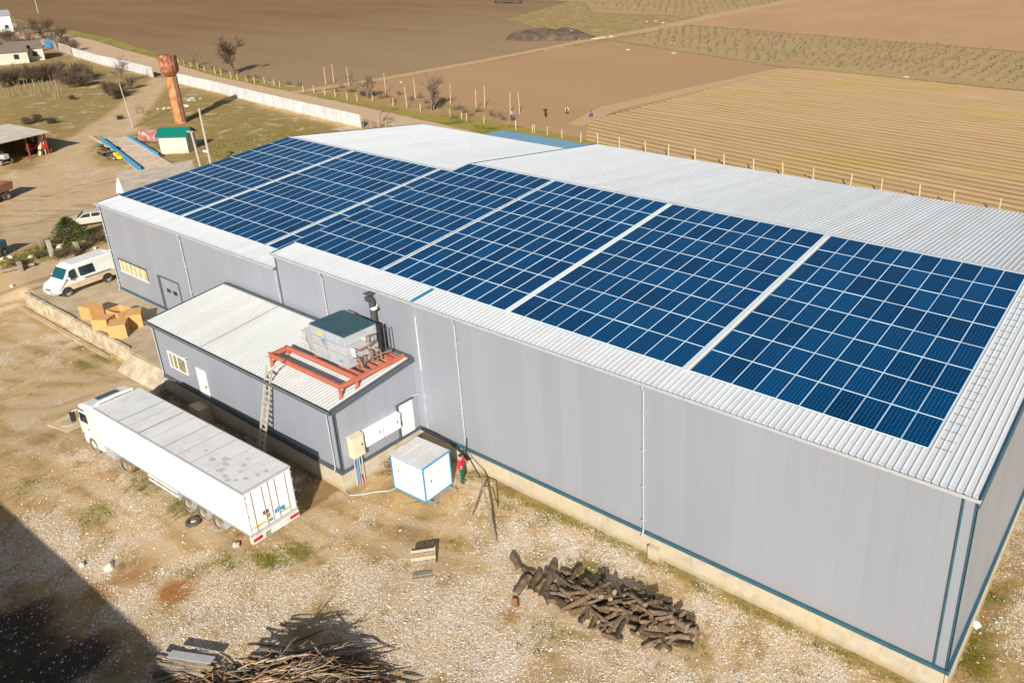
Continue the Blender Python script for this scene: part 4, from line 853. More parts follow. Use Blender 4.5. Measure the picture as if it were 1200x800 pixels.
b = mb(BLUE); b.box(-.014, -.001, -.62, -.50, 1.5, 1.85); b.box(-.014, -.001, -.50, -.38, 1.62, 1.85); b.box(-.014, -.001, -.34, -.22, 1.6, 1.95); b.box(-.014, -.001, -.19, -.08, 1.6, 1.9); b.build('blue_sticker', None, lr)
b = mb(P('olive_plate', (.28, .27, .14), .6)); b.box(-.014, -.001, .17, .36, 1.62, 1.9); b.box(-.014, -.001, .08, .28, 1.3, 1.52); b.mat(RUST); b.box(-.013, -.001, .2, .5, 1.95, 2.2); b.build('placard', None, lr)
b = mb(P('bumper_white', (.74, .72, .70), .5)); b.box(-.02, .2, -1.25, 1.25, .62, 1.0); b.build('rear_bumper', None, lr)
LR = P('tail_lamp_red', (.55, .02, .03), .3)
for s in (-1, 1): b = mb(LR); b.box(-.05, -.021, s*.98-.22, s*.98+.22, .74, .9); b.build('tail_lamp', None, lr)
b = mb(P('number_plate_white', (.8, .8, .78), .4)); b.box(-.04, -.021, -.5, .15, .74, .88); b.mat(P('plate_green', (.12, .2, .08), .6)); b.box(-.04, -.021, .32, .58, .8, .88); b.box(-.04, -.021, .32, .58, .66, .74); b.build('rear_plate', None, lr)
b = mb(SLATE)
for s in (-1, 1): b.box(.3, 13.0, s*.45-.06, s*.45+.06, .85, 1.149)
b.box(9.3, 9.5, -1.0, 1.0, .3, 1.149); b.build('chassis', None, lr)
for s in (-1, 1): b = mb(GUT); b.tube((9.4, s*.85, 0.02), (9.4, s*.85, 1.1), .06); b.build('landing_leg', None, lr)
for x in (3.0, 4.32, 5.64):
    for s in (-1, 1): wheel(lr, x, s*1.02, .50, .36, s, tyrem=DTY)
b = mb(GUT)
for x in (2.3, 3.66, 4.98, 6.3): b.box(x-.02, x+.02, .82, 1.24, .45, 1.1); b.box(x-.02, x+.02, -1.24, -.82, .45, 1.1)
b.build('mudguard', None, lr)
for s in (-1, 1):
    b = mb(WHT2); b.box(6.4, 9.2, s*1.18-.02, s*1.18+.02, .80, .92); b.box(6.4, 9.2, s*1.18-.02, s*1.18+.02, .52, .64); b.build('side_guard', None, lr)
# tractor unit
CAB = P('cab_white', (.82, .82, .81), .3, var=.03)
b = mb(CAB); cx0 = 13.75
b.prism([(cx0, .95), (cx0+1.9, .95), (cx0+2.3, 1.05), (cx0+2.32, 1.7), (cx0+2.28, 2.05), (cx0+2.0, 2.95), (cx0+1.85, 3.35), (cx0+1.35, 3.62), (cx0+.5, 3.74), (cx0, 3.74)], -1.2, 1.2)
cabo = b.build('cab', None, lr, bevel=.06)
b = mb(GLASS); b.add([(cx0+2.30, -1.08, 2.08), (cx0+2.30, 1.08, 2.08), (cx0+2.03, 1.02, 2.92), (cx0+2.03, -1.02, 2.92)], [(0, 1, 2, 3)]); b.build('windscreen', None, cabo)
for s in (-1, 1):
    b = mb(GLASS); y = s*1.206; b.add([(cx0+1.15, y, 2.1), (cx0+2.1, y, 2.0), (cx0+1.98, y, 2.75), (cx0+1.15, y, 2.8)], [(0, 1, 2, 3)]); b.build('side_window', None, cabo)
    b = mb(SLATE); b.box(cx0+1.3, cx0+2.0, s*1.2-.01, s*1.2+.012, 2.98, 3.12); b.build('visor', None, cabo)
    b = mb(CAB); b.path([(cx0+2.1, s*1.2, 2.85), (cx0+2.35, s*1.38, 2.75), (cx0+2.4, s*1.42, 2.0)], .03, 6); b.mat(BLK); b.box(cx0+2.28, cx0+2.42, s*1.42-.12, s*1.42+.12, 2.0, 2.7); b.build('mirror', None, cabo, bevel=.02)
    b = mb(BLK); b.box(cx0+1.18, cx0+1.3, s*1.2-.01, s*1.2+.03, 1.6, 1.68); b.build('door_handle', None, cabo)
b = mb(SLATE); b.hexa([(cx0+.75, -.55, 3.70), (cx0+1.2, -.55, 3.655), (cx0+1.2, .55, 3.655), (cx0+.75, .55, 3.70), (cx0+.75, -.55, 3.78), (cx0+1.2, -.55, 3.72), (cx0+1.2, .55, 3.72), (cx0+.75, .55, 3.78)]); b.build('roof_hatch', None, cabo)
b = mb(WHT2); b.path([(cx0+.05, -1.05, 3.75), (cx0-.1, -.9, 4.05), (cx0-.15, 0, 4.12), (cx0-.1, .9, 4.05), (cx0+.05, 1.05, 3.75)], .10, 8); b.mat(P('cream_deflector', (.7, .62, .42), .5)); b.hexa([(cx0+.0, -.9, 3.76), (cx0+.1, -.9, 3.76), (cx0+.1, .9, 3.76), (cx0+.0, .9, 3.76), (cx0-.12, -.85, 4.0), (cx0-.05, -.85, 4.0), (cx0-.05, .85, 4.0), (cx0-.12, .85, 4.0)]); b.build('wind_deflector', None, cabo)
b = mb(SLATE); b.box(cx0+2.2, cx0+2.36, -1.15, 1.15, .4, .94); b.mat(WHT2); b.box(cx0+.2, cx0+2.2, 1.02, 1.18, .45, .94); b.box(cx0+.2, cx0+2.2, -1.18, -1.02, .45, .94); b.build('front_bumper', None, cabo)
b = mb(SLATE); b.box(10.4, 15.8, -.45, .45, .6, .9); b.build('tractor_chassis', None, lr)
b = mb(GUT); b.box(12.6, 13.6, .75, 1.2, .45, 1.0); b.box(12.6, 13.6, -1.2, -.75, .45, 1.0); b.build('fuel_tank', None, lr)
for s in (-1, 1):
    wheel(lr, 15.0, s*1.05, .5, .32, s, tyrem=DTY); wheel(lr, 11.6, s*1.0, .5, .5, s, tyrem=DTY)
    b = mb(RED if s > 0 else SLATE); b.box(14.2, 14.35, s*1.1-.06, s*1.1+.06, .5, .9); b.build('side_lamp', None, lr)

MB.ZF = None
# van, local +x forward
vn = thing('van', 'white panel van with dusty lower side parked by the warehouse corner', 'van', (-66.0, -1.05, .985), math.atan2(-3.2, .45))
vn.location = (-66.85, -1.6, .985); vn.scale = (.96, .96, .96)
VW = P('van_white', (.80, .80, .80), .3, var=.03)
prof = [(-2.75, .45), (2.42, .40), (2.58, .55), (2.6, .85), (2.45, 1.10), (1.78, 1.38), (1.12, 2.25), (.75, 2.42), (-2.6, 2.48), (-2.78, 2.2)]
def vanbody(y0, y1, prof): 
    b = mb(VW); n = len(prof); L = []
    for y, k in ((y0, .93), (y0*.98, .99), (0, 1.), (y1*.98, .99), (y1, .93)):
        pass
    # cross-sections with tumblehome: wide below, narrower at roof
    ring = [(1., .0), (1., .55), (.93, .85), (.80, 1.)]
    return b
b = mb(VW); nP = len(prof); vs = []; cols = []
for s in (-1, 1):
    for k, (x, z) in enumerate(prof):
        wz = .97 if z < 1.15 else .97-(z-1.15)*.10
        if x > 2.4: wz -= .12
        vs.append((x, s*wz, z))
b.add(vs, [(i, (i+1) % nP, nP+(i+1) % nP, nP+i) for i in range(nP)]+[tuple(range(nP-1, -1, -1)), tuple(range(nP, 2*nP))])
vb = b.build('body', None, vn, bevel=.09)
b = mb(WINT); b.add([(1.72, -.82, 1.44), (1.72, .82, 1.44), (1.20, .74, 2.16), (1.20, -.74, 2.16)], [(0, 1, 2, 3)]); ws = b.build('windscreen', None, vn)
for q_ in ws.data.vertices: q_.co.x += .045; q_.co.z += .03
for s in (-1, 1):
    for pts in ([(.72, 1.36), (1.62, 1.36), (1.18, 2.06), (.72, 2.12)], [(-.75, 1.38), (.45, 1.38), (.45, 2.1), (-.75, 2.1)]):
        b = mb(GLASS); b.add([(x, s*(.985-(z-1.15)*.10), z) for x, z in pts], [(0, 1, 2, 3)]); b.build('side_window', None, vn)
    b = mb(DIRTY); b.add([(x, s*.976, z) for x, z in ((-2.6, .52), (2.0, .52), (1.9, .95), (.2, 1.0), (-2.6, 1.05))], [(0, 1, 2, 3, 4)]); b.build('lower_panel', None, vn)
    b = mb(SLATE); b.box(-2.0, .2, s*.985-.01, s*.985+.012, 1.10, 1.16); b.build('side_moulding', None, vn)
    b = mb(VW); b.box(1.35, 1.5, s*1.0-.02, s*1.22, 1.42, 1.62); b.build('mirror', None, vn, bevel=.03)
    b = mb(P('headlight_glass', (.45, .5, .52), .1)); b.add([(2.48, s*.55, 1.02), (2.46, s*.80, 1.0), (2.58, s*.78, .82), (2.6, s*.55, .82)], [(0, 1, 2, 3)]); 
    hl = b.build('headlight', None, vn)
    for q_ in hl.data.vertices: q_.co.x += .03; q_.co.z += .03
    wheel(vn, 1.72, s*.86, .36, .24, s); wheel(vn, -1.62, s*.86, .36, .24, s)
    for x in (1.72, -1.62): b = mb(BLK); b.add([(x+.46*math.cos(a), s*.978, .40+.46*math.sin(a)) for a in np.linspace(0, math.pi, 12)], [tuple(range(12))]); b.build('wheel_arch', None, vn)
b = mb(BLK); b.box(2.6, 2.65, -.35, .35, .72, .84); b.mat(P('bumper_grey', (.45, .45, .45), .5)); b.box(2.4, 2.66, -.82, .82, .38, .60); b.build('bumper', None, vn, bevel=.03)
b = mb(P('plate', (.8, .8, .78), .5)); b.box(2.665, 2.68, -.25, .25, .43, .54); b.build('number_plate', None, vn)

def sedan(loc, rz, label, body):
    t = thing('car', label, 'car', loc, rz)
    b = mb(body); pf = [(-2.05, .35), (2.0, .33), (2.1, .6), (2.0, .80), (1.0, .92), (.45, 1.36), (-.85, 1.38), (-1.35, .98), (-2.0, .93), (-2.12, .65)]; vs = []
    for s in (-1, 1):
        for x, z in pf: vs.append((x, s*(.82 if z < 1. else .64), z))
    n = len(pf); b.add(vs, [(i, (i+1) % n, n+(i+1) % n, n+i) for i in range(n)]+[tuple(range(n-1, -1, -1)), tuple(range(n, 2*n))]); b.build('body', None, t, bevel=.05)
    for s in (-1, 1):
        for pts in ([(-.1, .98), (.85, .98), (.42, 1.30), (-.1, 1.32)], [(-1.2, 1.0), (-.2, .98), (-.2, 1.32), (-.8, 1.32)]):
            b = mb(GLASS); b.add([(x, s*(.83-(z-.95)*.42), z) for x, z in pts], [(0, 1, 2, 3)]); b.build('side_window', None, t)
        for x in (1.3, -1.25):
            wheel(t, x, s*.76, .31, .18, s)
    b = mb(GLASS); b.add([(1.0, -.66, .97), (1.0, .66, .97), (.50, .58, 1.345), (.50, -.58, 1.345)], [(0, 1, 2, 3)]); b.add([(-1.35, -.66, 1.03), (-1.35, .66, 1.03), (-.90, .58, 1.36), (-.90, -.58, 1.36)], [(0, 1, 2, 3)]); w2 = b.build('windscreen', None, t)
    for q_ in w2.data.vertices: q_.co.z += .02; q_.co.x += .02 if q_.co.x > 0 else -.02
    b = mb(GUT); b.box(2.08, 2.16, -.78, .78, .38, .5); b.box(-2.18, -2.1, -.78, .78, .4, .52); b.build('bumper', None, t)
    for s in (-1, 1): b = mb(P('headlight_glass', (.45, .5, .52), .1)); b.box(2.06, 2.13, s*.6-.1, s*.6+.1, .58, .72); b.build('headlight', None, t)
    return t
a = G(88, 282); q = G(116, 263); ang = math.atan2(q.y-a.y, q.x-a.x)
qq = G(107, 264); sedan((qq.x-.3, qq.y+.2, HT(qq.x, qq.y)), R(-115), 'old beige saloon car parked behind the small conifer', P('beige_car_paint', (.56, .53, .46), .35, var=.08))

# ------------------------------------------------------------ apron and retaining wall
sl_ = mb(CONC2); sl_.hexa([(-69.0, -4.68, .3), (-47.1, -4.9, .3), (-47.1, -.135, .3), (-69.0, 1.5, .3), (-69.0, -4.68, 1.0), (-47.1, -4.9, 1.0), (-47.1, -.135, 1.0), (-69.0, 1.5, 1.0)])
tag(sl_.build('concrete_apron'), kind='structure')
rw = thing('retaining_wall', 'pale low concrete retaining wall along the edge of the apron', 'wall', (-60.9, -4.8, 0))
xw = -69.2
for k, L in enumerate((2.9, 2.6, 2.8, 2.7, 2.6, 3.0)):
    b = mb(CONC); b.box(xw-(-60.9)+.01, xw+60.9+L-.01, -.14, .11, -.2, 1.12+.03*((k*7) % 3)); b.build('wall_block', None, rw, bevel=.015); xw += L
b = mb(CONC2); b.box(-8.4, 6.0, -.75, -.45, -.2, .1); b.build('footing', None, rw)
b = mb(CONC); b.hexa([(-52.2, -6.1, -.2), (-47.0, -5.9, -.2), (-47.0, -4.9, -.2), (-52.2, -4.95, -.2), (-52.2, -5.8, .15), (-47.0, -5.6, .35), (-47.0, -4.902, .95), (-52.2, -4.952, .95)]); tag(b.build('concrete_kerb'), kind='structure')
# crates
def crate(loc, rz, tilt, label, w_=1.25, d_=1.0, h_=.95, open_=True):
    t = thing('crate', label, 'crate', loc, rz, 'chipboard crates on the apron'); t.rotation_euler = (tilt[0], tilt[1], rz)
    th = .04; hw, hd = w_/2, d_/2
    def part(n, x0, x1, y0, y1, z0, z1, m=OSB): b = mb(m); b.box(x0, x1, y0, y1, z0, z1); b.build(n, None, t)
    part('side_panel', -hw, hw, -hd, -hd+th, 0, h_); part('side_panel', -hw, hw, hd-th, hd, 0, h_)
    part('end_panel', -hw, -hw+th, -hd+th, hd-th, 0, h_); part('end_panel', hw-th, hw, -hd+th, hd-th, 0, h_)
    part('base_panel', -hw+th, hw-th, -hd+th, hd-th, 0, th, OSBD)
    if not open_: part('lid', -hw-.01, hw+.01, -hd-.01, hd+.01, h_+.001, h_+th)
    for sx in (-1, 1):
        for sy in (-1, 1): b = mb(WOODP); b.box(sx*(hw-.09)-.045, sx*(hw-.09)+.045, sy*(hd-.09)-.045, sy*(hd-.09)+.045, th, h_-.005); b.build('batten', None, t)
crate((-60.2, -3.75, 1.0), R(12), (0, 0), 'closed chipboard crate standing alone on the left of the group', open_=False)
crate((-57.75, -2.85, 1.0), R(8), (0, 0), 'open topped chipboard crate at the back of the group', 1.4, 1.1)
crate((-56.0, -2.1, 1.5), R(-28), (R(90), 0), 'chipboard crate lying on its side, rightmost at the back', 1.4, 1.0, 1.0)
crate((-55.1, -3.55, 1.5), R(-34), (R(90), 0), 'chipboard crate tipped open towards the viewer at the front right', 1.35, 1.0, 1.1)
crate((-57.4, -4.15, 1.0), R(35), (0, 0), 'pale closed chipboard crate behind the retaining wall at the front left', 1.1, 1.0, .85, False)

# ------------------------------------------------------------ small yard items
q = G(80, 496); CONCT = P('dusty_slab', (.62, .50, .34), .9, var=.2)
mh = thing('manhole', 'square concrete slab with round cover set in the dirt beside the lorry cab', 'manhole', (q.x, q.y, 0), R(10))
b = mb(CONCT); b.box(-.95, .95, -.65, .65, -.1, .04); b.build('slab', None, mh); b = mb(CONC2); b.lathe([(.42, .041), (.42, .07), (.36, .08), (0, .08)], 20); b.build('cover', None, mh)
q = G(227, 613); ty = thing('tyre', 'worn tyre with pale stone inside lying near the trailer wheels', 'tyre', (q.x, q.y, .12))
b = mb(P('worn_tyre', (.09, .075, .06), .9, var=.4)); b.lathe([(.28, -.1), (.42, -.13), (.52, -.08), (.52, .06), (.42, .12), (.28, .09), (.28, -.1)], 22); b.build('tread', None, ty)
b = mb(STONE); b.blob((.02, 0, -.05), .24, .22, .12, 4, 2, .2); b.build('filling', None, ty); ty.scale = (.7, .7, .7)
for u, v, s_, lab in ((127, 666, .24, 'white boulder lying alone on the gravel near the big shadow'), (277, 640, .2, 'white boulder beside the rear of the trailer'), (96, 663, .15, 'small grey stone on the gravel left of the white boulder'), (1143, 733, .25, 'tan block lying in grass by the warehouse gable'), (148, 211, .3, 'pale rock near the yellow machine part'),
                      (470, 97, .25, 'small rock on the far field')):
    q = G(u, v); b = mb(STONE); b.blob((0, 0, .1), s_, s_*.8, s_*.55, u, 2, .25); o = b.build('boulder', None, None, smooth=False); o.location = (q.x, q.y, HT(q.x, q.y)); tag(o, lab, 'boulder')
# broken pallet / box
q = G(497, 659); dp = thing('wooden_pallet', 'broken grey wooden pallet propped over a hole in the gravel', 'pallet', (q.x, q.y, 0), R(48))
T0 = Matrix.Rotation(R(48), 4, 'X')
for k in range(4): b = mb(WOODP if k % 2 else WOOD); b.T = Matrix.Translation((0, 0, .35)) @ Matrix.Rotation(R(25), 4, 'X'); b.box(-.55, .55, -.38+k*.2, -.21+k*.2, 0, .03); b.build('board', None, dp)
for x in (-.5, .5): b = mb(WOOD); b.T = Matrix.Translation((0, 0, .35)) @ Matrix.Rotation(R(25), 4, 'X'); b.box(x-.04, x+.04, -.4, .45, -.09, -.002); b.build('bearer', None, dp)
for k in range(3): b = mb(WOOD); b.box(-.5, .35, -.75-.16*k, -.62-.16*k, .02+.03*(k % 2), .06+.03*(k % 2)); b.build('board', None, dp)
b = mb(BLK); b.box(-.5, .5, .3, .34, 0, .6); b.build('back_board', None, dp)
# leaning pole with props and wires
pl = thing('wooden_pole', 'grey timber pole propped by two struts beside the white container', 'pole', (-19.6, -3.7, 0))
ap = GZ(563, 561, 1.15)-Vector((-19.6, -3.7, 0)); f1 = G(554, 604)-Vector((-19.6, -3.7, 0)); f2 = G(584, 594)-Vector((-19.6, -3.7, 0))
b = mb(WOOD); b.path([(0, 0, .06), ap*.5+Vector((.05, 0, .12)), ap*1.02], [.08, .075, .055], 8); b.build('pole', None, pl)
b = mb(BARK); b.tube((f1.x, f1.y, .04), tuple(ap*.86+Vector((0, 0, .1))), .05, .04, 6); b.build('strut', None, pl); b = mb(BARK); b.path([(f2.x, f2.y, .04), tuple((f2+ap)*.5+Vector((.15, .1, .35))), tuple(ap*.9)], .035, 6); b.build('strut', None, pl)
b = mb(BLK); pts = [Vector((-25.0, -.12, 1.9)), Vector((-24.9, -.35, 1.3)), Vector((-24.2, -.7, 1.15)), Vector((-23.4, -1.1, 1.1)), ap+Vector((-19.6, -3.7, .1))]; b.path(pts, .035, 6)
b.path([Vector((-28.3, -.4, ZB+.35)), Vector((-27.3, -.3, ZB+.3)), Vector((-26.2, -.25, ZB+.2)), Vector((-25.2, -.3, ZB-.1)), Vector((-24.6, -.5, .9))], .07, 6)
tag(b.build('black_hose'), 'black hose running from the warehouse wall down to the timber pole', 'hose')
# white wire from door to wall
b = mb(GUT); b.path([(AX1+.05, -.4, 3.3), (AX1+.3, -.1, 3.42), (-28.2, -.06, 3.4)], .02, 5); tag(b.build('grey_cable'), 'short grey cable above the annex end door', 'cable')
# planks heap bottom left
q = G(214, 789); ph = thing('plank_heap', 'heap of old boards with one smooth grey board on top near the big shadow', 'planks', (q.x, q.y, 0), R(22))
for k in range(22):
    b = mb([WOOD, WOODP, BARK3][k % 3]); b.T = Matrix.Translation((random.uniform(-.15, .15), -.45+k*.055, .06+.09*random.random()+.25*math.sin(k/21*3.1))) @ Matrix.Rotation(random.uniform(-.13, .13), 4, 'Z') @ Matrix.Rotation(random.uniform(-.06, .06), 4, 'Y'); L = random.uniform(.8, 1.35); b.box(-L, L, -.05, .05, -.015, .015); b.build('board', None, ph)
b = mb(P('smooth_grey_board', (.42, .43, .45), .5, var=.1)); b.T = Matrix.Translation((.25, .35, .58)) @ Matrix.Rotation(.06, 4, 'Z'); b.box(-.95, .95, -.17, .17, -.02, .02); b.build('top_board', None, ph)

# ------------------------------------------------------------ logs
random.seed(21)
def log(loc, rz, ry, L, r, bend, mat=BARK, cut=CUT):
    b = mb(mat); pts = []; rr = []
    n = 6
    for i in range(n):
        t = i/(n-1)-.5; pts.append((t*L, bend*math.sin((t+.5)*3.1)+random.uniform(-.015, .015), random.uniform(-.015, .015))); rr.append(r*(1+.28*(t))*random.uniform(.86, 1.12))
    b.path(pts, rr, 9)
    if random.random() < .35: a = random.uniform(0, 6.28); b.tube(pts[3], (pts[3][0]+.12, r*1.7*math.cos(a), r*1.7*math.sin(a)), r*.4, r*.3, 6)
    b.m.append(cut)
    for i, f in enumerate(b.f):
        if len(f) == 9: b.mi[i] = 1
    o = b.build('log', None, None); o.location = loc; o.rotation_euler = (random.uniform(0, 6), ry, rz)
    return o
GLOG = 'logs in the firewood pile'; LLOG = 'rough brown log among the firewood heaped on the gravel'
big = [(608, 668, 602, 658, .13), (604, 700, 620, 680, .17), (622, 697, 633, 676, .16), (634, 704, 645, 675, .15), (640, 690, 650, 664, .15), (655, 708, 648, 690, .13), (662, 708, 690, 715, .13), (668, 688, 680, 668, .12), (612, 667, 622, 672, .1), (628, 700, 640, 684, .15), (646, 704, 660, 712, .14), (656, 700, 668, 682, .14), (640, 672, 652, 684, .13), (650, 676, 668, 700, .15), (660, 672, 676, 676, .12), (645, 712, 640, 694, .14)]
for u, v, u2, v2, r in big:
    a = G(u, v); c = G(u2, v2); d = c-a; o = log((*((a+c)/2).xy, r+.02), math.atan2(d.y, d.x), 0, max(.9, d.length), r*1.15, random.uniform(-.08, .1)); tag(o, 'thick brown log spread out at the left end of the firewood', 'log', 'loose thick logs')
q = G(604, 709); o = log((q.x, q.y, .14), R(60), R(70), .3, .15, 0, BARK, ORC); tag(o, 'short log stub with bright orange cut end at the left of the firewood', 'log')
k = 0
for layer, (cnt, zz) in enumerate(((76, .14), (54, .36), (34, .58), (12, .80))):
    for _ in range(cnt):
        u = random.uniform(0, 1); v = random.uniform(-1, 1)*(1-.24*layer)
        # pile axis from px (672,690) to (800,735)
        a = G(652+16*layer, 692+4*layer); c = G(812-10*layer, 752-4*layer); axis = c-a; nrm = Vector((-axis.y, axis.x, 0)).normalized()
        wdt = 1.45*math.sin(math.pi*(.12+.8*u)); p = a+axis*u+nrm*(v*wdt)
        o = log((p.x, p.y, zz+random.uniform(-.06, .06)), math.atan2(axis.y, axis.x)+random.gauss(0, .55)+(1.2 if random.random() < .25 else 0), random.gauss(0, .13), random.uniform(.7, 1.35), random.uniform(.06, .125), random.uniform(-.09, .09), BARK if random.random() < .8 else TWIG)
        w1 = ['in the bottom layer', 'low down', 'high up', 'on the very top'][layer]; w2 = 'left end' if u < .33 else 'middle' if u < .67 else 'right end'
        tag(o, 'rough brown log %s of the firewood pile near its %s' % (w1, w2), 'log', 'firewood logs %s, %s' % (w1, w2)); k += 1
for u, v, u2, v2 in ((790, 722, 815, 728), (792, 733, 816, 738), (770, 765, 779, 745)):
    a = G(u, v); c = G(u2, v2); d = c-a; o = log((*((a+c)/2).xy, .14), math.atan2(d.y, d.x), 0, max(.7, d.length), .11, 0); tag(o, 'single log lying loose at the right end of the firewood', 'log', 'loose logs at the right end')

# ------------------------------------------------------------ brushwood heap
random.seed(5)
def branch(a, L, rz, ry, r, mat, crook=.12, n=7):
    b = mb(mat); pts = [Vector((0, 0, 0))]; d = Vector((1, 0, 0))
    for i in range(n):
        d = (d+Vector((0, random.gauss(0, crook), random.gauss(0, crook*.6)))).normalized(); pts.append(pts[-1]+d*(L/n))
    b.path(pts, [r*(1-.75*i/n) for i in range(n+1)], 5)
    for _ in range(2):
        k = random.randint(2, n-2); e = pts[k]+(d+Vector((0, random.gauss(0, .6), random.gauss(0, .3)))).normalized()*L*.25; b.path([pts[k], pts[k].lerp(e, .5)+Vector((0, 0, .04)), e], [r*.5, r*.35, r*.15], 4)
    b.T = None
    return b
def pilez(x, y, c, rx, ry, h): 
    d = ((x-c.x)/rx)**2+((y-c.y)/ry)**2; return h*max(0, 1-d)
heapc = Vector((-19.5, -14.6, 0))
st_ = MB()
for i in range(1900):
    ca_, sa_ = math.cos(.62), math.sin(.62); g1_, g2_ = random.gauss(0, 1.45), random.gauss(0, .95); x = heapc.x+g1_*ca_-g2_*sa_; y = heapc.y+g1_*sa_+g2_*ca_; zt_ = 1.75*max(0, 1-(g1_/3.6)**2-(g2_/2.5)**2); z = random.uniform(0, max(zt_-.12, .05))
    rz = random.gauss(.62, .38); L = random.uniform(.8, 2.1); st_.mat([BARK, TWIG, BARK2, BARK3][random.choices(range(4), (3, 3, 2, 1.5))[0]])
    dx, dy = math.cos(rz)*L/2, math.sin(rz)*L/2; mz = random.uniform(-.06, .06)
    st_.path([(x-dx, y-dy, max(.03, z-mz)), (x-dx*.3+random.gauss(0, .05), y-dy*.3+random.gauss(0, .05), max(.03, z+.05)), (x+dx*.4+random.gauss(0, .05), y+dy*.4+random.gauss(0, .05), max(.03, z+.04)), (x+dx, y+dy, max(.03, z+mz))], [random.uniform(.018, .035), .026, .02, .008], 4)
for i in range(260):   # second low heap to the left
    x = random.uniform(-25, -22); y = random.gauss(-16.4, .35); rz = random.gauss(.5, .6); L = random.uniform(.5, 1.6); z = random.uniform(.03, .3); st_.mat([BARK, BARK2, BARK3, TWIG][i % 4]); dx, dy = math.cos(rz)*L/2, math.sin(rz)*L/2
    st_.path([(x-dx, y-dy, z), (x, y, z+.06), (x+dx, y+dy, z)], [.03, .025, .01], 4)
so = st_.build('brushwood', fixn=False); tag(so, 'tangled heap of cut brushwood at the bottom edge of the yard', 'brushwood', None, 'stuff')
for i in range(70):
    ang = random.uniform(0, 6.28); rr = random.uniform(0, .85); x = heapc.x+3.1*rr*math.cos(ang); y = heapc.y+2.2*rr*math.sin(ang)
    z = pilez(x, y, heapc, 3.9, 2.9, 1.75)+.02; L = random.uniform(1.2, 2.2); rz = random.gauss(.62, .4); b = branch(None, L, 0, 0, random.uniform(.028, .05), [BARK3, BARK3, BARK2, TWIG][i % 4])
    o = b.build('branch', None, None, fixn=False); o.location = (x-math.cos(rz)*L*.5, y-math.sin(rz)*L*.5, z); o.rotation_euler = (0, random.gauss(0, .08), rz); tag(o, ['long pale bare branch on top of the brushwood heap', 'long pale bare branch on top of the brushwood heap', 'orange brown branch lying on the brushwood heap', 'grey brown branch lying on the brushwood heap'][i % 4], 'branch', ['pale branches on the heap', 'pale branches on the heap', 'orange branches on the heap', 'grey branches on the heap'][i % 4])

# ------------------------------------------------------------ gravel and grass on the yard
random.seed(9); st_ = MB(); cnt = 0
def samp(arr, x, y):
    i = min(nx-1, max(0, int(np.searchsorted(xs, x)))); j = min(ny-1, max(0, int(np.searchsorted(ys, y)))); return arr[j, i], ZZ[j, i]
while cnt < 9000:
    x = random.uniform(-46, 6); y = random.uniform(-20.5, 3) if x > -1 else random.uniform(-20.5, -.5)
    if x > 0 and random.random() < .3: y = random.uniform(-3, 14)
    g, z = samp(grav, x, y)
    if random.random() > g*1.0 or (AX0-.4 < x < AX1+.4 and y > AY-.3): continue
    s_ = random.uniform(.02, .05)*(1.5 if random.random() < .06 else 1); st_.mat(STONE if random.random() < .8 else STONED)
    q4 = [(x+s_*random.uniform(.7, 1.3)*math.cos(k*1.571+g), y+s_*random.uniform(.7, 1.3)*math.sin(k*1.571+g), z+.01) for k in range(4)]; q5 = (x+random.uniform(-.3, .3)*s_, y+random.uniform(-.3, .3)*s_, z+s_*random.uniform(.6, 1.1))
    st_.add(q4+[q5], [(0, 1, 4), (1, 2, 4), (2, 3, 4), (3, 0, 4)]); cnt += 1
tag(st_.build('gravel', fixn=False), 'loose white crushed stones scattered over the yard', 'gravel', None, 'stuff')
st_ = MB(); cnt = 0; tries = 0
while cnt < 7000 and tries < 400000:
    tries += 1
    if random.random() < .6: x = random.uniform(-46, 10); y = random.uniform(-20, 0 if x < 0 else 16)
    else: x = random.uniform(-110, -46); y = random.uniform(-9, 45)
    g, z = samp(green, x, y); d_, _ = samp(dry, x, y); tr_, _ = samp(track, x, y)
    if XL-.5 < x < .2 and y > -.12: continue
    if -69 < x < -46 and -4.9 < y < .1: continue
    if AX0-.3 < x < AX1+.3 and y > AY-.2: continue
    if random.random() > (max(0, g-.25)*1.5+d_*.12)*(1-tr_): continue
    st_.mat(GRS if g > .4 else GRSD); far = x < -60
    for k in range(5 if not far else 4):
        a = random.uniform(0, 6.28); h = random.uniform(.03, .08)*(1.9 if far else 1); wv = .018 if not far else .05; ox, oy = random.uniform(-.12, .12), random.uniform(-.12, .12)
        st_.add([(x+ox-wv*math.sin(a), y+oy+wv*math.cos(a), z-.01), (x+ox+wv*math.sin(a), y+oy-wv*math.cos(a), z-.01), (x+ox+h*.7*math.cos(a), y+oy+h*.7*math.sin(a), z+h)], [(0, 1, 2)])
    cnt += 1
tag(st_.build('grass', fixn=False), 'short tufts of green and dry grass around the yard', 'grass', None, 'stuff')

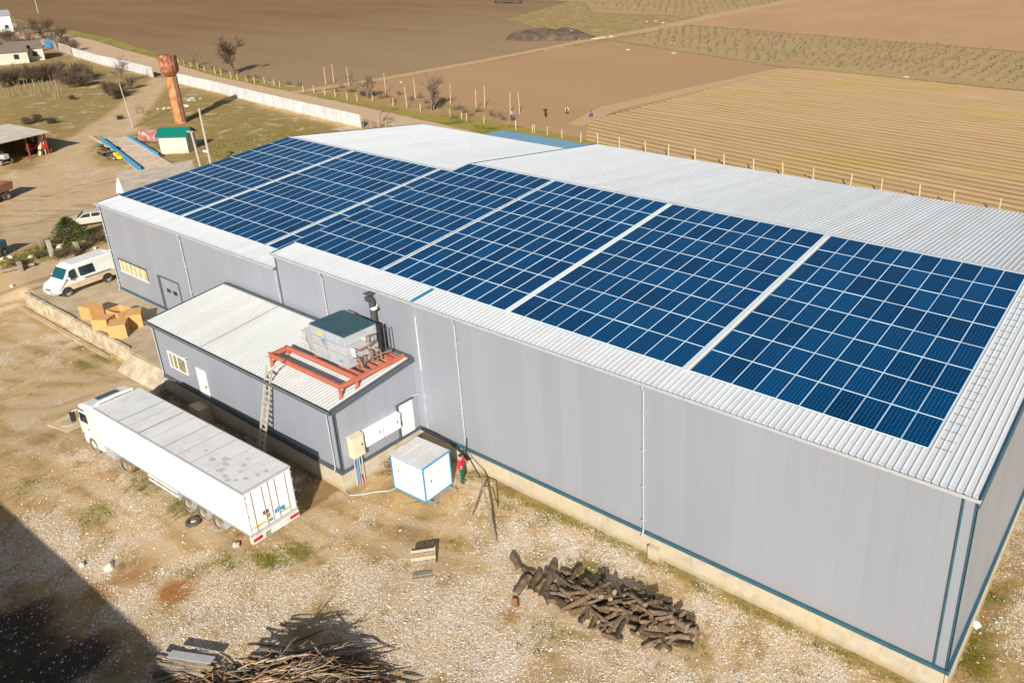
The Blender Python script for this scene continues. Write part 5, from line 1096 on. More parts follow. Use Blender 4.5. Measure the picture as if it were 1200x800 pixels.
# ------------------------------------------------------------ left background: water tower, hut, weighbridge, sheds
q = GZ(212, 144, 0); wt = thing('water_tower', 'tall rusty water tower with wide drum on a round shaft', 'water tower', (q.x, q.y, 0))
b = mb(RUSTO); b.lathe([(.85, 0), (.83, 7.2)], 20); b.build('shaft', None, wt, smooth=True)
b = mb(RUST); b.lathe([(.80, 7.35), (1.25, 7.95), (1.32, 8.1), (1.32, 10.2), (1.38, 10.25), (1.38, 10.35), (.4, 10.5), (0, 10.52)], 24); b.build('tank', None, wt)
b = mb(SLATE)
for s in (-.22, .22): b.tube((1.42, s, 7.7), (1.42, s, 10.8), .03, .03, 5); b.tube((.95, s, .3), (.95, s, 7.2), .03, .03, 5)
for k in range(22): b.tube((.95, -.22, .5+k*.3), (.95, .22, .5+k*.3), .02, .02, 4)
b.build('ladder', None, wt)
q = GZ(205.5, 180, 0); a1 = GZ(190, 180, 0); a2 = GZ(222, 179, 0); an_ = math.atan2(a2.y-a1.y, a2.x-a1.x)
ht = thing('pump_hut', 'small cream hut with bright green metal roof at the foot of the tower', 'hut', (q.x, q.y+0, 0), an_)
wd_ = (a2-a1).length/2
b = mb(PLAS); b.box(-wd_, wd_, 0, 3.0, 0, 2.4); b.add([(-wd_, 0, 2.4), (-wd_, 3.0, 2.4), (-wd_, 1.5, 3.1)], [(0, 1, 2)]); b.add([(wd_, 0, 2.4), (wd_, 3.0, 2.4), (wd_, 1.5, 3.1)], [(0, 1, 2)]); b.build('wall', None, ht, fixn=False)
b = mb(GREENR); 
for s in (0, 1):
    y0, y1 = (-.35, 1.5) if s == 0 else (3.35, 1.5); b.hexa([(-wd_-.3, y0, 2.28), (wd_+.3, y0, 2.28), (wd_+.3, y1, 3.2), (-wd_-.3, y1, 3.2), (-wd_-.3, y0, 2.35), (wd_+.3, y0, 2.35), (wd_+.3, y1, 3.27), (-wd_-.3, y1, 3.27)])
b.build('roof', None, ht)
b = mb(SLATE); b.box(-wd_-.02, -wd_-.001, .8, 1.5, .1, 2.0); b.build('door', None, ht)
# lying tank
q = GZ(178, 167, 0); tk = thing('steel_tank', 'rusty pink and white steel tank lying beside the hut', 'tank', (q.x, q.y, 0), R(30))
b = mb(P('rusty_pink_tank', (.36, .13, .11), .7, var=.4, sc=1.2, dirt=(.6, .5, .47), dsc=1.3, damt=.8)); T2 = Matrix.Translation((0, 0, .95)) @ Matrix.Rotation(R(90), 4, 'Y'); b.T = T2; b.lathe([(0, -1.5), (.6, -1.45), (.95, -1.2), (.95, 1.2), (.6, 1.45), (0, 1.5)], 18); b.build('tank', None, tk)
b = mb(SLATE)
for x in (-.8, .8): b.box(x-.1, x+.1, -.7, .7, 0, .35)
b.build('cradle', None, tk)
# weighbridge
A_ = GZ(118, 163, .5); B_ = GZ(165, 200, .5); C_ = GZ(148, 160, .5); D_ = GZ(202, 192, .5)
ctr = (A_+B_+C_+D_)/4; wb = thing('weighbridge', 'long raised weighbridge platform with bright blue side boards', 'weighbridge', (ctr.x, ctr.y, 0))
def rel(v, z=None): return Vector((v.x-ctr.x, v.y-ctr.y, v.z if z is None else z))
b = mb(P('weighbridge_deck', (.74, .60, .48), .85, var=.3, sc=1.1, dirt=(.55, .28, .18), dsc=1.5, damt=.4)); pts = [rel(A_, 0), rel(B_, 0), rel(D_, 0), rel(C_, 0)]
b.hexa([(*p_.xy, .05) for p_ in pts]+[(*p_.xy, .5) for p_ in pts]); b.build('deck', None, wb)
for s, (p0, p1, t0, t1) in enumerate(((A_, B_, 0, 1.), (C_, D_, .05, .72))):
    b = mb(BLUE); a = rel(p0, .62).lerp(rel(p1, .62), t0); c = rel(p0, .62).lerp(rel(p1, .62), t1); b.bar(a, c, .12, .8 if s == 0 else .5); b.build('side_board', None, wb)
b = mb(WOODP); a = rel(G(106, 161), .3); c = rel(G(176, 206), .3); b.bar(a, c, .35, .25); b.build('edge_beam', None, wb)
b = mb(CONC2); e = (pts[1]+pts[2])/2; dirv = (pts[1]-pts[0]).normalized()*4; b.hexa([(*pts[1].xy, 0), (*(pts[1]+dirv).xy, 0), (*(pts[2]+dirv).xy, 0), (*pts[2].xy, 0), (*pts[1].xy, .5), (*(pts[1]+dirv).xy, .05), (*(pts[2]+dirv).xy, .05), (*pts[2].xy, .5)]); b.build('ramp', None, wb)
q = G(140, 187); ym = thing('machine_part', 'yellow farm machine part lying by the weighbridge', 'machine', (q.x, q.y, HT(q.x, q.y)), .4)
YEL = P('yellow_machine_paint', (.78, .50, .03), .5, var=.15)
b = mb(YEL); b.box(-.8, .7, -.4, .4, .15, .55); b.hexa([(-.7, -.35, .55), (0, -.35, .55), (0, .35, .55), (-.7, .35, .55), (-.5, -.3, .95), (-.1, -.3, .95), (-.1, .3, .95), (-.5, .3, .95)]); b.build('hopper', None, ym, bevel=.04); b = mb(SLATE); b.bar((.6, 0, .3), (1.6, .2, .3), .12, .12); b.build('drawbar', None, ym)
for s in (-1, 1): wheel(ym, -.3, s*.5, .3, .15, s)
# scrap next to weighbridge
random.seed(12)
for i, (u, v) in enumerate(((120, 173), (125, 178), (130, 181), (124, 184), (133, 187), (137, 179))):
    q = G(u, v); b = mb(BLK if i % 2 else SLATE); o = None
    for k in range(7):
        c = Vector((random.uniform(-.6, .6), random.uniform(-.5, .5), random.uniform(.1, .5))); e = c+Vector((random.uniform(-1, 1), random.uniform(-.8, .8), random.uniform(-.1, .5))); b.bar(c, e, random.uniform(.08, .3), random.uniform(.05, .2))
    o = b.build('scrap_metal', None, None); o.location = (q.x, q.y, HT(q.x, q.y)); tag(o, 'dark twisted scrap metal heap beside the blue weighbridge board', 'scrap metal', 'scrap by the weighbridge')
# utility poles
def upole(u, v, h, label, arm=True, r=.13, lean=(0, 0), conc=True):
    q = G(u, v); z = HT(q.x, q.y); t = thing('utility_pole', label, 'utility pole', (q.x, q.y, z))
    b = mb(CONCW if conc else WOOD); b.tube((0, 0, -.3), (lean[0], lean[1], h), r, r*.65, 8); b.build('pole', None, t)
    if arm: b = mb(CONCW); b.bar((lean[0]-.7, lean[1], h-.3), (lean[0]+.7, lean[1], h-.3), .12, .12); b.build('crossarm', None, t); b = mb(WHT2); [b.lathe([(.05, 0), (.08, .08), (.03, .16)], 8, (lean[0]+k*.6, lean[1], h-.24)) for k in (-1, 0, 1)]; b.build('insulator', None, t)
    return t
# pole bases hidden behind the warehouse roof edge: found from height of the tips
def pole_at(ut, vt, ub, vb, label, arm, h, r=.16):
    best = None
    for k in range(200):
        u, v = ub+(ub-ut)*k*.01, vb+(vb-vt)*k*.01; q = G(u, v)
        d = ray(ut, vt); tt = ((q.x-CAM.x)*F.x+(q.y-CAM.y)*F.y)/(d.x*F.x+d.y*F.y) if 0 else (q.xy-CAM.xy).length/Vector((d.x, d.y)).length
        top = CAM+d*tt
        if top.z >= h: best = (q, top); break
        best = (q, top)
    q, top = best; t = thing('utility_pole', label, 'utility pole', (q.x, q.y, HT(q.x, q.y)))
    e = (top.x-q.x, top.y-q.y, top.z-HT(q.x, q.y)); b = mb(CONCW); b.tube((0, 0, -.3), e, r, r*.7, 8); b.build('pole', None, t)
    if arm:
        b = mb(CONCW); b.bar((e[0]-.9, e[1], e[2]), (e[0]+.1, e[1]+.1, e[2]), .2, .16); b.build('crossarm', None, t)
    return t
pole_at(224, 155, 234, 192, 'short concrete pole with bracket beside the green roofed hut', True, 5.2)
pole_at(233, 127, 246, 188, 'tall plain concrete pole right of the green roofed hut', False, 8.5)
b = mb(WHT2); q = G(241, 180); b.blob((0, 0, .3), .5, .25, .2, 3, 2, .1); o = b.build('white_drum', None, None, smooth=True); o.location = (q.x, q.y, 0); tag(o, 'small white drum lying in the grass between the two poles', 'drum')
upole(156, 150, 6.8, 'slim leaning concrete lamp post standing by the dirt road bend', False, .09, (-.6, -.2))
upole(45, 16, 9, 'lone utility pole far off in the brown field', False, .15)
# low shed with grey sheet roof
A_ = G(133, 228); 
sh = thing('low_shed', 'low shed with grey rib roof and white gable at the warehouse far corner', 'shed', (-99.0, 19.5, 0), R(0))
z1 = 2.6
c1, c2, c3, c4 = [GZ(u, v, z1) for u, v in ((136, 205), (224, 187), (236, 210), (146, 226))]
def rs(v, z=None): return (v.x+99.0, v.y-19.5, v.z if z is None else z)
b = mb(P('weathered_roof_sheet', (.80, .72, .62), .7, var=.25, sc=1., dirt=(.55, .28, .10), dsc=.35, damt=.4)); n = 44
for k in range(n):
    a0, a1 = c1.lerp(c2, k/n), c1.lerp(c2, (k+.55)/n); b0, b1 = c4.lerp(c3, k/n), c4.lerp(c3, (k+.55)/n); a2, b2 = c1.lerp(c2, (k+1)/n), c4.lerp(c3, (k+1)/n)
    b.quad(rs(a0), rs(a1), rs(b1), rs(b0)); b.quad(rs(a1, z1-.09), rs(a2, z1-.09), rs(b2, z1-.09), rs(b1, z1-.09)); b.quad(rs(a1), rs(a1, z1-.09), rs(b1, z1-.09), rs(b1)); b.quad(rs(a2), rs(a2, z1-.09), rs(b2, z1-.09), rs(b2))
b.build('roof', None, sh, fixn=False)
b = mb(PLAS); ins = [c.lerp((c1+c2+c3+c4)/4, .03) for c in (c1, c2, c3, c4)]; b.hexa([rs(c, 0) for c in ins]+[rs(c, z1-.12) for c in ins]); b.build('wall', None, sh)
b = mb(WHT2); g0 = GZ(138, 226, 1.2); g1 = GZ(146, 227, 1.0); g2 = GZ(138, 210, 2.3); b.add([rs(GZ(136, 226, .9)), rs(GZ(146, 226, .9)), rs(GZ(139, 209, 2.4)), rs(GZ(137, 209, 2.4))], [(0, 1, 2, 3)]); b.build('white_gable', None, sh)
# open barn at left with tractors
bn = thing('open_barn', 'open-fronted machinery barn with flat grey roof at the left edge', 'barn', (-124, 13, 0))
P1 = GZ(0, 195, 0); P2 = GZ(58, 180, 0); ax_ = (P2-P1).normalized(); nr = Vector((-ax_.y, ax_.x, 0)); nr = nr if nr.x < 0 else -nr
dpt = 6.0; L0 = -8.0; L1 = (P2-P1).length
def bl(s, d, z): p = P1+ax_*s+nr*d; return (p.x+124, p.y-13, z)
b = mb(P('barn_roof_sheet', (.62, .57, .50), .8, var=.2, sc=.7)); b.hexa([bl(L0, -.8, 2.9), bl(L1+.2, -.8, 2.9), bl(L1+.2, dpt+.4, 3.5), bl(L0, dpt+.4, 3.5), bl(L0, -.8, 3.05), bl(L1+.2, -.8, 3.05), bl(L1+.2, dpt+.4, 3.65), bl(L0, dpt+.4, 3.65)]); b.build('roof', None, bn)
b = mb(BARK); b.hexa([bl(L0, dpt, 0), bl(L1, dpt, 0), bl(L1, dpt+.2, 0), bl(L0, dpt+.2, 0), bl(L0, dpt, 3.4), bl(L1, dpt, 3.4), bl(L1, dpt+.2, 3.4), bl(L0, dpt+.2, 3.4)]); b.hexa([bl(L1-.15, 1.2, 0), bl(L1, 1.2, 0), bl(L1, dpt, 0), bl(L1-.15, dpt, 0), bl(L1-.15, 1.2, 3.0), bl(L1, 1.2, 3.0), bl(L1, dpt, 3.4), bl(L1-.15, dpt, 3.4)]); b.build('wall', None, bn)
for s in (L0, 4.2, L1-.1): b = mb(P('dark_red_post', (.28, .05, .035), .7) if s != L0 else WOOD); b.bar(bl(s, 0, 0), bl(s, 0, 2.9), .18, .18); b.build('post', None, bn)
b = mb(WOODP); b.bar(bl(L1-1.2, .3, 0), bl(L1-.3, .4, 2.6), .5, .08); b.bar(bl(L1-.5, .1, 0), bl(L1-.2, .4, 2.4), .5, .08); tag(b.build('board_stack'), 'old boards leaning at the right end of the open barn', 'boards'); bpy.data.objects['board_stack'].location = (-124, 13, 0)
def tractor(loc, rz, label, m):
    t = thing('tractor', label, 'tractor', loc, rz)
    b = mb(m); b.box(.1, 1.7, -.35, .35, .75, 1.35); b.box(-.9, .1, -.5, .5, .6, 1.0); b.build('bonnet', None, t, bevel=.05)
    b = mb(m)
    for s in (-1, 1): b.hexa([(-1.2, s*.75-.2, 1.2), (-.1, s*.75-.2, 1.2), (-.1, s*.75+.2, 1.2), (-1.2, s*.75+.2, 1.2), (-1.0, s*.75-.2, 1.5), (-.3, s*.75-.2, 1.5), (-.3, s*.75+.2, 1.5), (-1.0, s*.75+.2, 1.5)])
    b.build('mudguard', None, t)
    b = mb(GLASS); b.box(-.95, .05, -.5, .5, 1.35, 2.15); b.build('cab_glass', None, t); b = mb(m); b.box(-1.05, .12, -.6, .6, 2.151, 2.3); b.build('cab_roof', None, t, bevel=.04)
    for s in (-1, 1): wheel(t, -.6, s*.8, .7, .35, s); wheel(t, 1.35, s*.65, .4, .22, s)
    b = mb(BLK); b.tube((1.1, .2, 1.35), (1.1, .2, 2.0), .04); b.build('exhaust', None, t)
p_ = P1+ax_*6.6+nr*1.6; tractor((p_.x, p_.y, 0), math.atan2(-nr.y, -nr.x), 'small red tractor parked inside the open barn', P('red_tractor_paint', (.6, .03, .02), .5, var=.2))
p_ = P1+ax_*.9+nr*1.3; tractor((p_.x, p_.y, 0), math.atan2(-nr.y, -nr.x), 'pale grey tractor in the left bay of the open barn', P('grey_tractor_paint', (.45, .46, .48), .5))
# rusty trailer at left edge
q = GZ(5, 238, 0); tr = thing('farm_trailer', 'rusty tipping farm trailer at the left edge with its drawbar down', 'trailer', (q.x-1.4, q.y-.5, 0), R(-62))
b = mb(P('trailer_rust', (.36, .15, .08), .8, var=.4, sc=1., dirt=(.25, .22, .25), damt=.7)); b.hexa([(-1.9, -1.0, 1.0), (1.9, -1.0, 1.0), (1.9, 1.0, 1.0), (-1.9, 1.0, 1.0), (-2.0, -1.1, 1.9), (2.0, -1.1, 1.9), (2.0, 1.1, 1.9), (-2.0, 1.1, 1.9)]); b.build('tub', None, tr, bevel=.03)
b = mb(SLATE); b.box(-1.8, 1.8, -.5, .5, .75, .999); b.bar((1.8, 0, .8), (3.2, 0, .5), .12, .12); b.build('chassis', None, tr)
for x in (-.9, .9):
    for s in (-1, 1): wheel(tr, x, s*.9, .45, .25, s)
# vehicle at left edge
q = G(-14, 312); tc = thing('small_truck', 'dark teal small truck cut off by the left edge near the verge', 'truck', (q.x-1.6, q.y+.3, HT(q.x, q.y)), R(-55))
TL = P('teal_truck_paint', (.10, .24, .27), .5, var=.2)
b = mb(TL); b.prism([(-1.9, .6), (1.5, .6), (1.7, 1.1), (1.2, 1.3), (.95, 2.1), (-.2, 2.15), (-.3, 1.4), (-1.9, 1.4)], -.9, .9); b.build('body', None, tc, bevel=.05)
b = mb(GLASS); b.add([(1.22, -.8, 1.35), (1.22, .8, 1.35), (1.0, .75, 2.0), (1.0, -.75, 2.0)], [(0, 1, 2, 3)]); b.build('windscreen', None, tc)
bpy.data.objects[tc.children[-1].name].location = (.03, 0, .02)
for s in (-1, 1): wheel(tc, 1.0, s*.85, .42, .22, s); wheel(tc, -1.2, s*.85, .42, .22, s)
# white scrap frame by the conifer
q = G(68, 280); z = HT(q.x, q.y); sc_ = thing('scrap_metal', 'white painted steel frame lying tilted beside the small conifer', 'metal frame', (q.x, q.y, z))
a = G(57, 286, .2)-q; c = G(74, 262, .8)-q; off = Vector((1.1, .7, 0))
for k, (p0, p1) in enumerate(((a, c), (a+off, c+off))): b = mb(WHT2 if k == 0 else P('pinkish_paint', (.5, .36, .34), .7)); b.bar(p0, p1, .14, .14); b.build('side_rail', None, sc_)
for k in range(5): b = mb(P('pinkish_paint', (.5, .36, .34), .7)); p0 = a.lerp(c, k/4); b.bar(p0, p0+off, .1, .1); b.build('crossbar', None, sc_)
# low wire fence + post on the verge
random.seed(31)
for i, (u, v, h) in enumerate(((61, 300, 1.5), (25, 318, .9), (50, 292, 1.1), (92, 296, 1.0))):
    q = G(u, v); b = mb(WOOD if i else CONCW); b.box(-.14, .14, -.14, .14, -.2, h); o = b.build('fence_post'); o.location = (q.x, q.y, HT(q.x, q.y)); tag(o, ['thick concrete post standing in the verge scrub', 'short wooden post near the left edge of the verge', 'thin wooden post behind the verge scrub', 'short post in the verge right of the concrete one'][i], 'post')
a = G(0, 318, .25); c = G(40, 309, .25); b = mb(WOOD); b.bar(a, c, .2, .2); tag(b.build('fallen_beam'), 'fallen timber beam lying along the verge at the left edge', 'beam')
# small stones along verge
for i, (u, v) in enumerate(((87, 286), (98, 284), (112, 292), (45, 302), (36, 302), (14, 336), (124, 277), (70, 290), (3, 304), (12, 302))):
    q = G(u, v); b = mb(STONE); b.blob((0, 0, .08), random.uniform(.15, .35), random.uniform(.15, .3), .16, i, 1, .3); o = b.build('rock'); o.location = (q.x, q.y, HT(q.x, q.y)); tag(o, 'pale rock lying in the grassy verge', 'rock', 'rocks along the verge')

# ------------------------------------------------------------ trees and bushes
def tree_mesh(seed, h, spread, levels=4, r0=.12, twig=TWIG, nsp=4, n=5, multi=1, up=.35, tw=3):
    random.seed(seed); tr_ = mb(twig); cr_ = mb(twig)
    def grow(b, p, d, L, r, lv):
        q = p; k = 3; pts = [p]; dd = d.copy()
        for i in range(k):
            dd = (dd+Vector((random.gauss(0, .12), random.gauss(0, .12), random.gauss(0, .05)+up*.1))).normalized(); q = q+dd*(L/k); pts.append(q)
        b.path(pts, [r*(1-.45*i/k) for i in range(k+1)], max(3, n-(levels-lv)))
        if lv == 0: return
        for i in range(nsp if lv > 1 else tw):
            s_ = pts[random.randint(1, k)]; a = random.uniform(0, 6.28); o = dd.orthogonal().normalized(); o.rotate(Matrix.Rotation(a, 3, dd)); nd = (dd*.75+o*random.uniform(.5, 1.)*spread+Vector((0, 0, up*.3))).normalized()
            grow(cr_, s_, nd, L*random.uniform(.5, .78), r*.6, lv-1)
    for m in range(multi):
        d = Vector((random.gauss(0, .3 if multi > 1 else .04), random.gauss(0, .3 if multi > 1 else .04), 1)).normalized(); grow(tr_ if m == 0 else cr_, Vector((random.gauss(0, .25)*(multi > 1), random.gauss(0, .25)*(multi > 1), -.1)), d, h*.42, r0, levels)
    return tr_, cr_
def tree(name, label, cat, u, v, group=None, zfix=None, **kw):
    q = G(u, v); t = thing(name, label, cat, (q.x, q.y, HT(q.x, q.y)), 0, group); a, c = tree_mesh(**kw); a.build('trunk', None, t, fixn=False)
    if c.f: c.build('crown', None, t, fixn=False)
    return t
tree('bare_tree', 'tall bare tree with dense dark crown beside the road at the ploughed field', 'tree', 276, 88, seed=11, h=9.5, spread=.75, levels=4, r0=.17, nsp=6, tw=5, twig=TWIGD)
tree('bare_tree', 'bare tree with pale trunk at the right of the track junction', 'tree', 431, 116, seed=2, h=6., spread=.9, levels=4, r0=.16, nsp=5, tw=4)
tree('bare_tree', 'spindly leaning bare tree among the tall stakes', 'tree', 506, 130, seed=4, h=6.5, spread=.6, levels=4, r0=.13, nsp=4, tw=4, multi=3)
tree('bare_tree', 'bare tree growing in front of the pale wall left of the tower', 'tree', 146, 97, seed=5, h=6.5, spread=.9, levels=4, r0=.12, nsp=5, tw=4)
tree('bare_tree', 'faint bare tree on the verge left of the dark tree', 'tree', 228, 78, seed=6, h=5.0, spread=.9, levels=4, r0=.1, nsp=4, tw=3)
tree('bare_tree', 'small bare sapling behind the end of the concrete wall', 'tree', 447, 148, seed=7, h=4.2, spread=.9, levels=3, r0=.06, nsp=5, tw=5)
for i, (u, v, hh, mul) in enumerate(((20, 98, 4.5, 12), (45, 97, 4.2, 9), (5, 103, 4.5, 9), (64, 93, 4.2, 9), (80, 100, 4., 10), (92, 98, 4.2, 10), (105, 93, 3.6, 8), (128, 112, 3.5, 10), (142, 112, 3.2, 9), (152, 105, 3.2, 8), (40, 62, 5.5, 5), (60, 52, 5., 5), (22, 58, 5., 5), (78, 55, 4., 6), (8, 50, 6, 5), (32, 48, 5, 5), (50, 45, 5., 5), (2, 62, 5, 6), (12, 100, 4.4, 12), (35, 97, 4.4, 12), (55, 94, 4.2, 12), (72, 90, 4., 12), (86, 103, 3.6, 12), (98, 92, 3.8, 12), (100, 101, 3.4, 12), (90, 90, 3.6, 10), (136, 116, 3., 10), (68, 60, 5, 6), (55, 38, 6, 6), (40, 40, 6, 6), (25, 42, 6, 6), (72, 46, 5, 6), (14, 52, 6, 6), (88, 60, 4, 8))):
    tree('bare_bush', ['bushy dark bare shrub in the hedge before the far cream house', 'leafless shrub in the scrub beside the concrete wall', 'leafless tree among the houses beyond the scrub'][0 if v > 89 and u < 82 else 1 if v > 88 else 2], 'bush', u, v, 'bare bushes in the far left scrub', seed=40+i, h=hh, spread=1., levels=3, r0=.07, nsp=5, tw=5, multi=mul, twig=TWIGD if i % 3 else TWIG)
for i, (u, v, hh) in enumerate(((45, 143, 1.8), (32, 146, 1.7), (60, 145, 1.5), (85, 97+20, 1.2), (140, 72+68, 1.))):
    tree('bare_bush', 'low dark heap-like bramble shrub in the dry meadow', 'bush', u, v, 'brambles in the meadow', seed=70+i, h=hh, spread=1.3, levels=3, r0=.04, nsp=5, tw=5, multi=12, twig=TWIGD)
# brush on verge near van
for i, (u, v) in enumerate(((112, 285), (120, 280), (100, 292), (45, 303), (80, 297), (20, 312), (55, 292), (70, 303), (90, 300), (128, 283))):
    tree('scrub_bush', 'low twiggy scrub growing on the verge by the van', 'bush', u, v, 'scrub along the verge', seed=90+i, h=1.2, spread=1.2, levels=2, r0=.025, nsp=6, tw=5, multi=9, twig=TWIGD)
for i, (u, v) in enumerate(((480, 118), (500, 122), (515, 127), (535, 130), (550, 137), (425, 112), (448, 116), (462, 120), (585, 138), (590, 142), (545, 133), (505, 128), (410, 109), (395, 108), (290, 92), (340, 100), (350, 101), (235, 80), (215, 76), (470, 112), (492, 116), (520, 120), (455, 115), (540, 128), (560, 132), (575, 136), (400, 104), (415, 108), (440, 112), (248, 82), (262, 85), (300, 92), (530, 140), (600, 142))):
    tree('scrub_bush', 'low twiggy scrub growing between the roadside posts', 'bush', u, v, 'scrub between road and field', seed=120+i, h=1.5, spread=1.2, levels=2, r0=.03, nsp=5, tw=5, multi=7, twig=TWIG)
# conifer
q = G(84, 284); cf = thing('conifer', 'small dark green conifer growing on the verge in front of the beige car', 'tree', (q.x, q.y, HT(q.x, q.y)))
b = mb(BARK); b.tube((0, 0, -.1), (0, 0, 2.3), .08, .02, 6); b.build('trunk', None, cf)
random.seed(77); b = mb(LEAF)
for k in range(4200):
    hh = random.random()**.8; z_ = .1+hh*2.3; rr = (2.0*(1-hh)**.8)*random.random()**.45*(1+.25*math.sin(5*random.random())); a = random.uniform(0, 6.28); c = Vector((rr*math.cos(a), rr*math.sin(a), z_-.12*rr)); d = Vector((math.cos(a+random.gauss(0, .5)), math.sin(a+random.gauss(0, .5)), random.uniform(-.1, .6)))*random.uniform(.15, .32); w2 = Vector((random.gauss(0, 1), random.gauss(0, 1), random.gauss(0, 1))).normalized()*.035
    b.add([c-w2, c+w2, c+d], [(0, 1, 2)])
b.build('crown', None, cf, fixn=False)

# ------------------------------------------------------------ concrete walls, posts, stakes
def longwall(pts, h, label, m, seg=3.):
    t = thing('concrete_wall', label, 'wall', (pts[0].x, pts[0].y, 0)); b = mb(m); b2 = mb(CONC2)
    for a, c in zip(pts[:-1], pts[1:]):
        n = max(1, int((c-a).length/seg))
        for k in range(n):
            p, r = a.lerp(c, k/n)-pts[0], a.lerp(c, (k+1)/n)-pts[0]; d = (r-p).normalized()*.02; jz = random.uniform(-.03, .03)
            b.bar(p+d*.4+Vector((0, 0, h/2+.1+jz*.4)), r-d*.4+Vector((0, 0, h/2+.1+jz*.4)), .12, h-.1); b2.bar(p+Vector((0, 0, .05)), r+Vector((0, 0, .05)), .3, .3)
            b2.box(p.x-.06, p.x+.06, p.y-.09, p.y+.09, 0, h-.1)
    b.build('panels', None, t); b2.build('footing', None, t); return t
WP = P('whitewashed_panel', (.62, .66, .71), .8, var=.12, sc=.6, bump=.2, dirt=(.46, .44, .42), dsc=.5, damt=.5)
longwall([GZ(424, 151, 0), GZ(370, 138, 0), GZ(300, 121, 0), GZ(250, 108, 0), GZ(206, 98, 0)], 2.05, 'long whitewashed concrete panel wall along the road right of the tower', WP)
longwall([GZ(180, 91, 0), GZ(150, 83, 0), GZ(118, 76, 0), GZ(86, 66, 0)], 2.05, 'weathered white concrete wall beyond the gateway left of the tower', WP)
longwall([GZ(84, 65, 0), GZ(64, 58, 0)], 2.2, 'dull grey stretch of wall beside the far blue gate', CONCW)
b = mb(BLUE); a = GZ(64, 58, 0); c = GZ(54, 56, 0); d = c-a; b.bar((0, 0, 1.2), (d.x, d.y, 1.2), .1, 2.2); o = b.build('metal_gate'); o.location = (a.x, a.y, 0); tag(o, 'blue metal gate at the far end of the wall', 'gate')
# wire fence by wall end
fn = thing('mesh_fence', 'thin wire mesh fence between the wall end and the warehouse', 'fence', (-100, 51.9, 0)); b = mb(GUT)
e_ = GZ(490, 160, 0)-Vector((-100, 51.9, 0))
for k in range(8): p = e_*(k/7); b.tube((p.x, p.y, 0), (p.x, p.y, 1.6), .03, .03, 5)
b.build('post', None, fn); b = mb(GUT)
for z_ in (.3, .7, 1.1, 1.5): b.tube((0, 0, z_), (e_.x, e_.y, z_), .012, .012, 3)
b.build('wire', None, fn)
# roadside posts
pmsh = mb(WOODP); pmsh.path([(0, 0, -.2), (.01, .0, .7), (0, .02, 1.45)], [.10, .09, .075], 6); pmm = pmsh.mesh('fence_post'); first = True
random.seed(14)
rp = [(252.5, 87), (259.5, 89), (271, 92), (278.5, 94), (289.5, 96.5), (298.5, 98.5), (310, 98), (321.5, 101), (328, 102.5), (240, 84), (232, 81), (224, 79), (216, 77), (209, 74.5), (419, 119), (437, 119), (461, 124.5), (493, 131), (528, 137.5), (547, 142), (541.5, 140), (567.5, 145), (604.5, 152), (624, 156), (626.5, 155.5), (641.5, 158.5), (658.5, 162.5), (680.5, 167), (355.5, 108), (368, 109), (381, 112), (393, 114), (407, 117)]
for u, v in rp:
    q = GZ(u, v, 0); o = bpy.data.objects.new('fence_post', pmm); C.objects.link(o); o.location = (q.x, q.y, 0); o.rotation_euler = (random.gauss(0, .04), random.gauss(0, .04), random.uniform(0, 6)); s_ = random.uniform(.75, .95); o.scale = (s_, s_, s_*1.05); tag(o, 'short pale post in the row along the road', 'post', 'short posts along the road')
for k in range(17):
    x = -63.5+k*3.95; o = bpy.data.objects.new('fence_post', pmm); C.objects.link(o); o.location = (x+random.uniform(-.3, .3), 62.2-(k*.09)+random.uniform(-.2, .2), 0); o.rotation_euler = (random.gauss(0, .04), random.gauss(0, .04), random.uniform(0, 6)); o.scale = (1, 1, 1.25*random.uniform(.95, 1.05)); tag(o, 'pale post of the field fence behind the warehouse roof', 'post', 'field fence posts behind the warehouse')
smsh = mb(WOODP); smsh.path([(0, 0, -.2), (.02, 0, 1.9), (0, .0, 3.6)], [.07, .06, .045], 6); smm = smsh.mesh('stake')
for u, v in ((477, 127), (487, 116), (509, 125), (558, 131), (568, 126), (598, 135), (609, 134), (452, 109), (409, 101), (528, 123), (382, 100), (391, 97)):
    q = GZ(u, v, 0); o = bpy.data.objects.new('stake', smm); C.objects.link(o); o.location = (q.x, q.y, 0); o.rotation_euler = (random.gauss(0, .03), random.gauss(0, .03), 0); tag(o, 'tall thin pale stake at the field edge', 'stake', 'tall stakes at the field edge')
# far vineyard stakes in left meadow
vm_ = mb(WOOD); vm_.tube((0, 0, 0), (0, 0, 1.5), .045, .04, 5); vmm = vm_.mesh('vine_stake')
for r_ in range(4):
    for k in range(16):
        q = G(2+k*4.5+r_*2.5, 112-r_*6+k*.3)
        if random.random() < .15: continue
        o = bpy.data.objects.new('vine_stake', vmm); C.objects.link(o); o.location = (q.x+random.gauss(0, .2), q.y+random.gauss(0, .2), 0); o.rotation_euler = (random.gauss(0, .06), random.gauss(0, .06), 0); tag(o, 'thin pale vine stake in the meadow rows at far left', 'stake', 'vine stakes in the meadow')
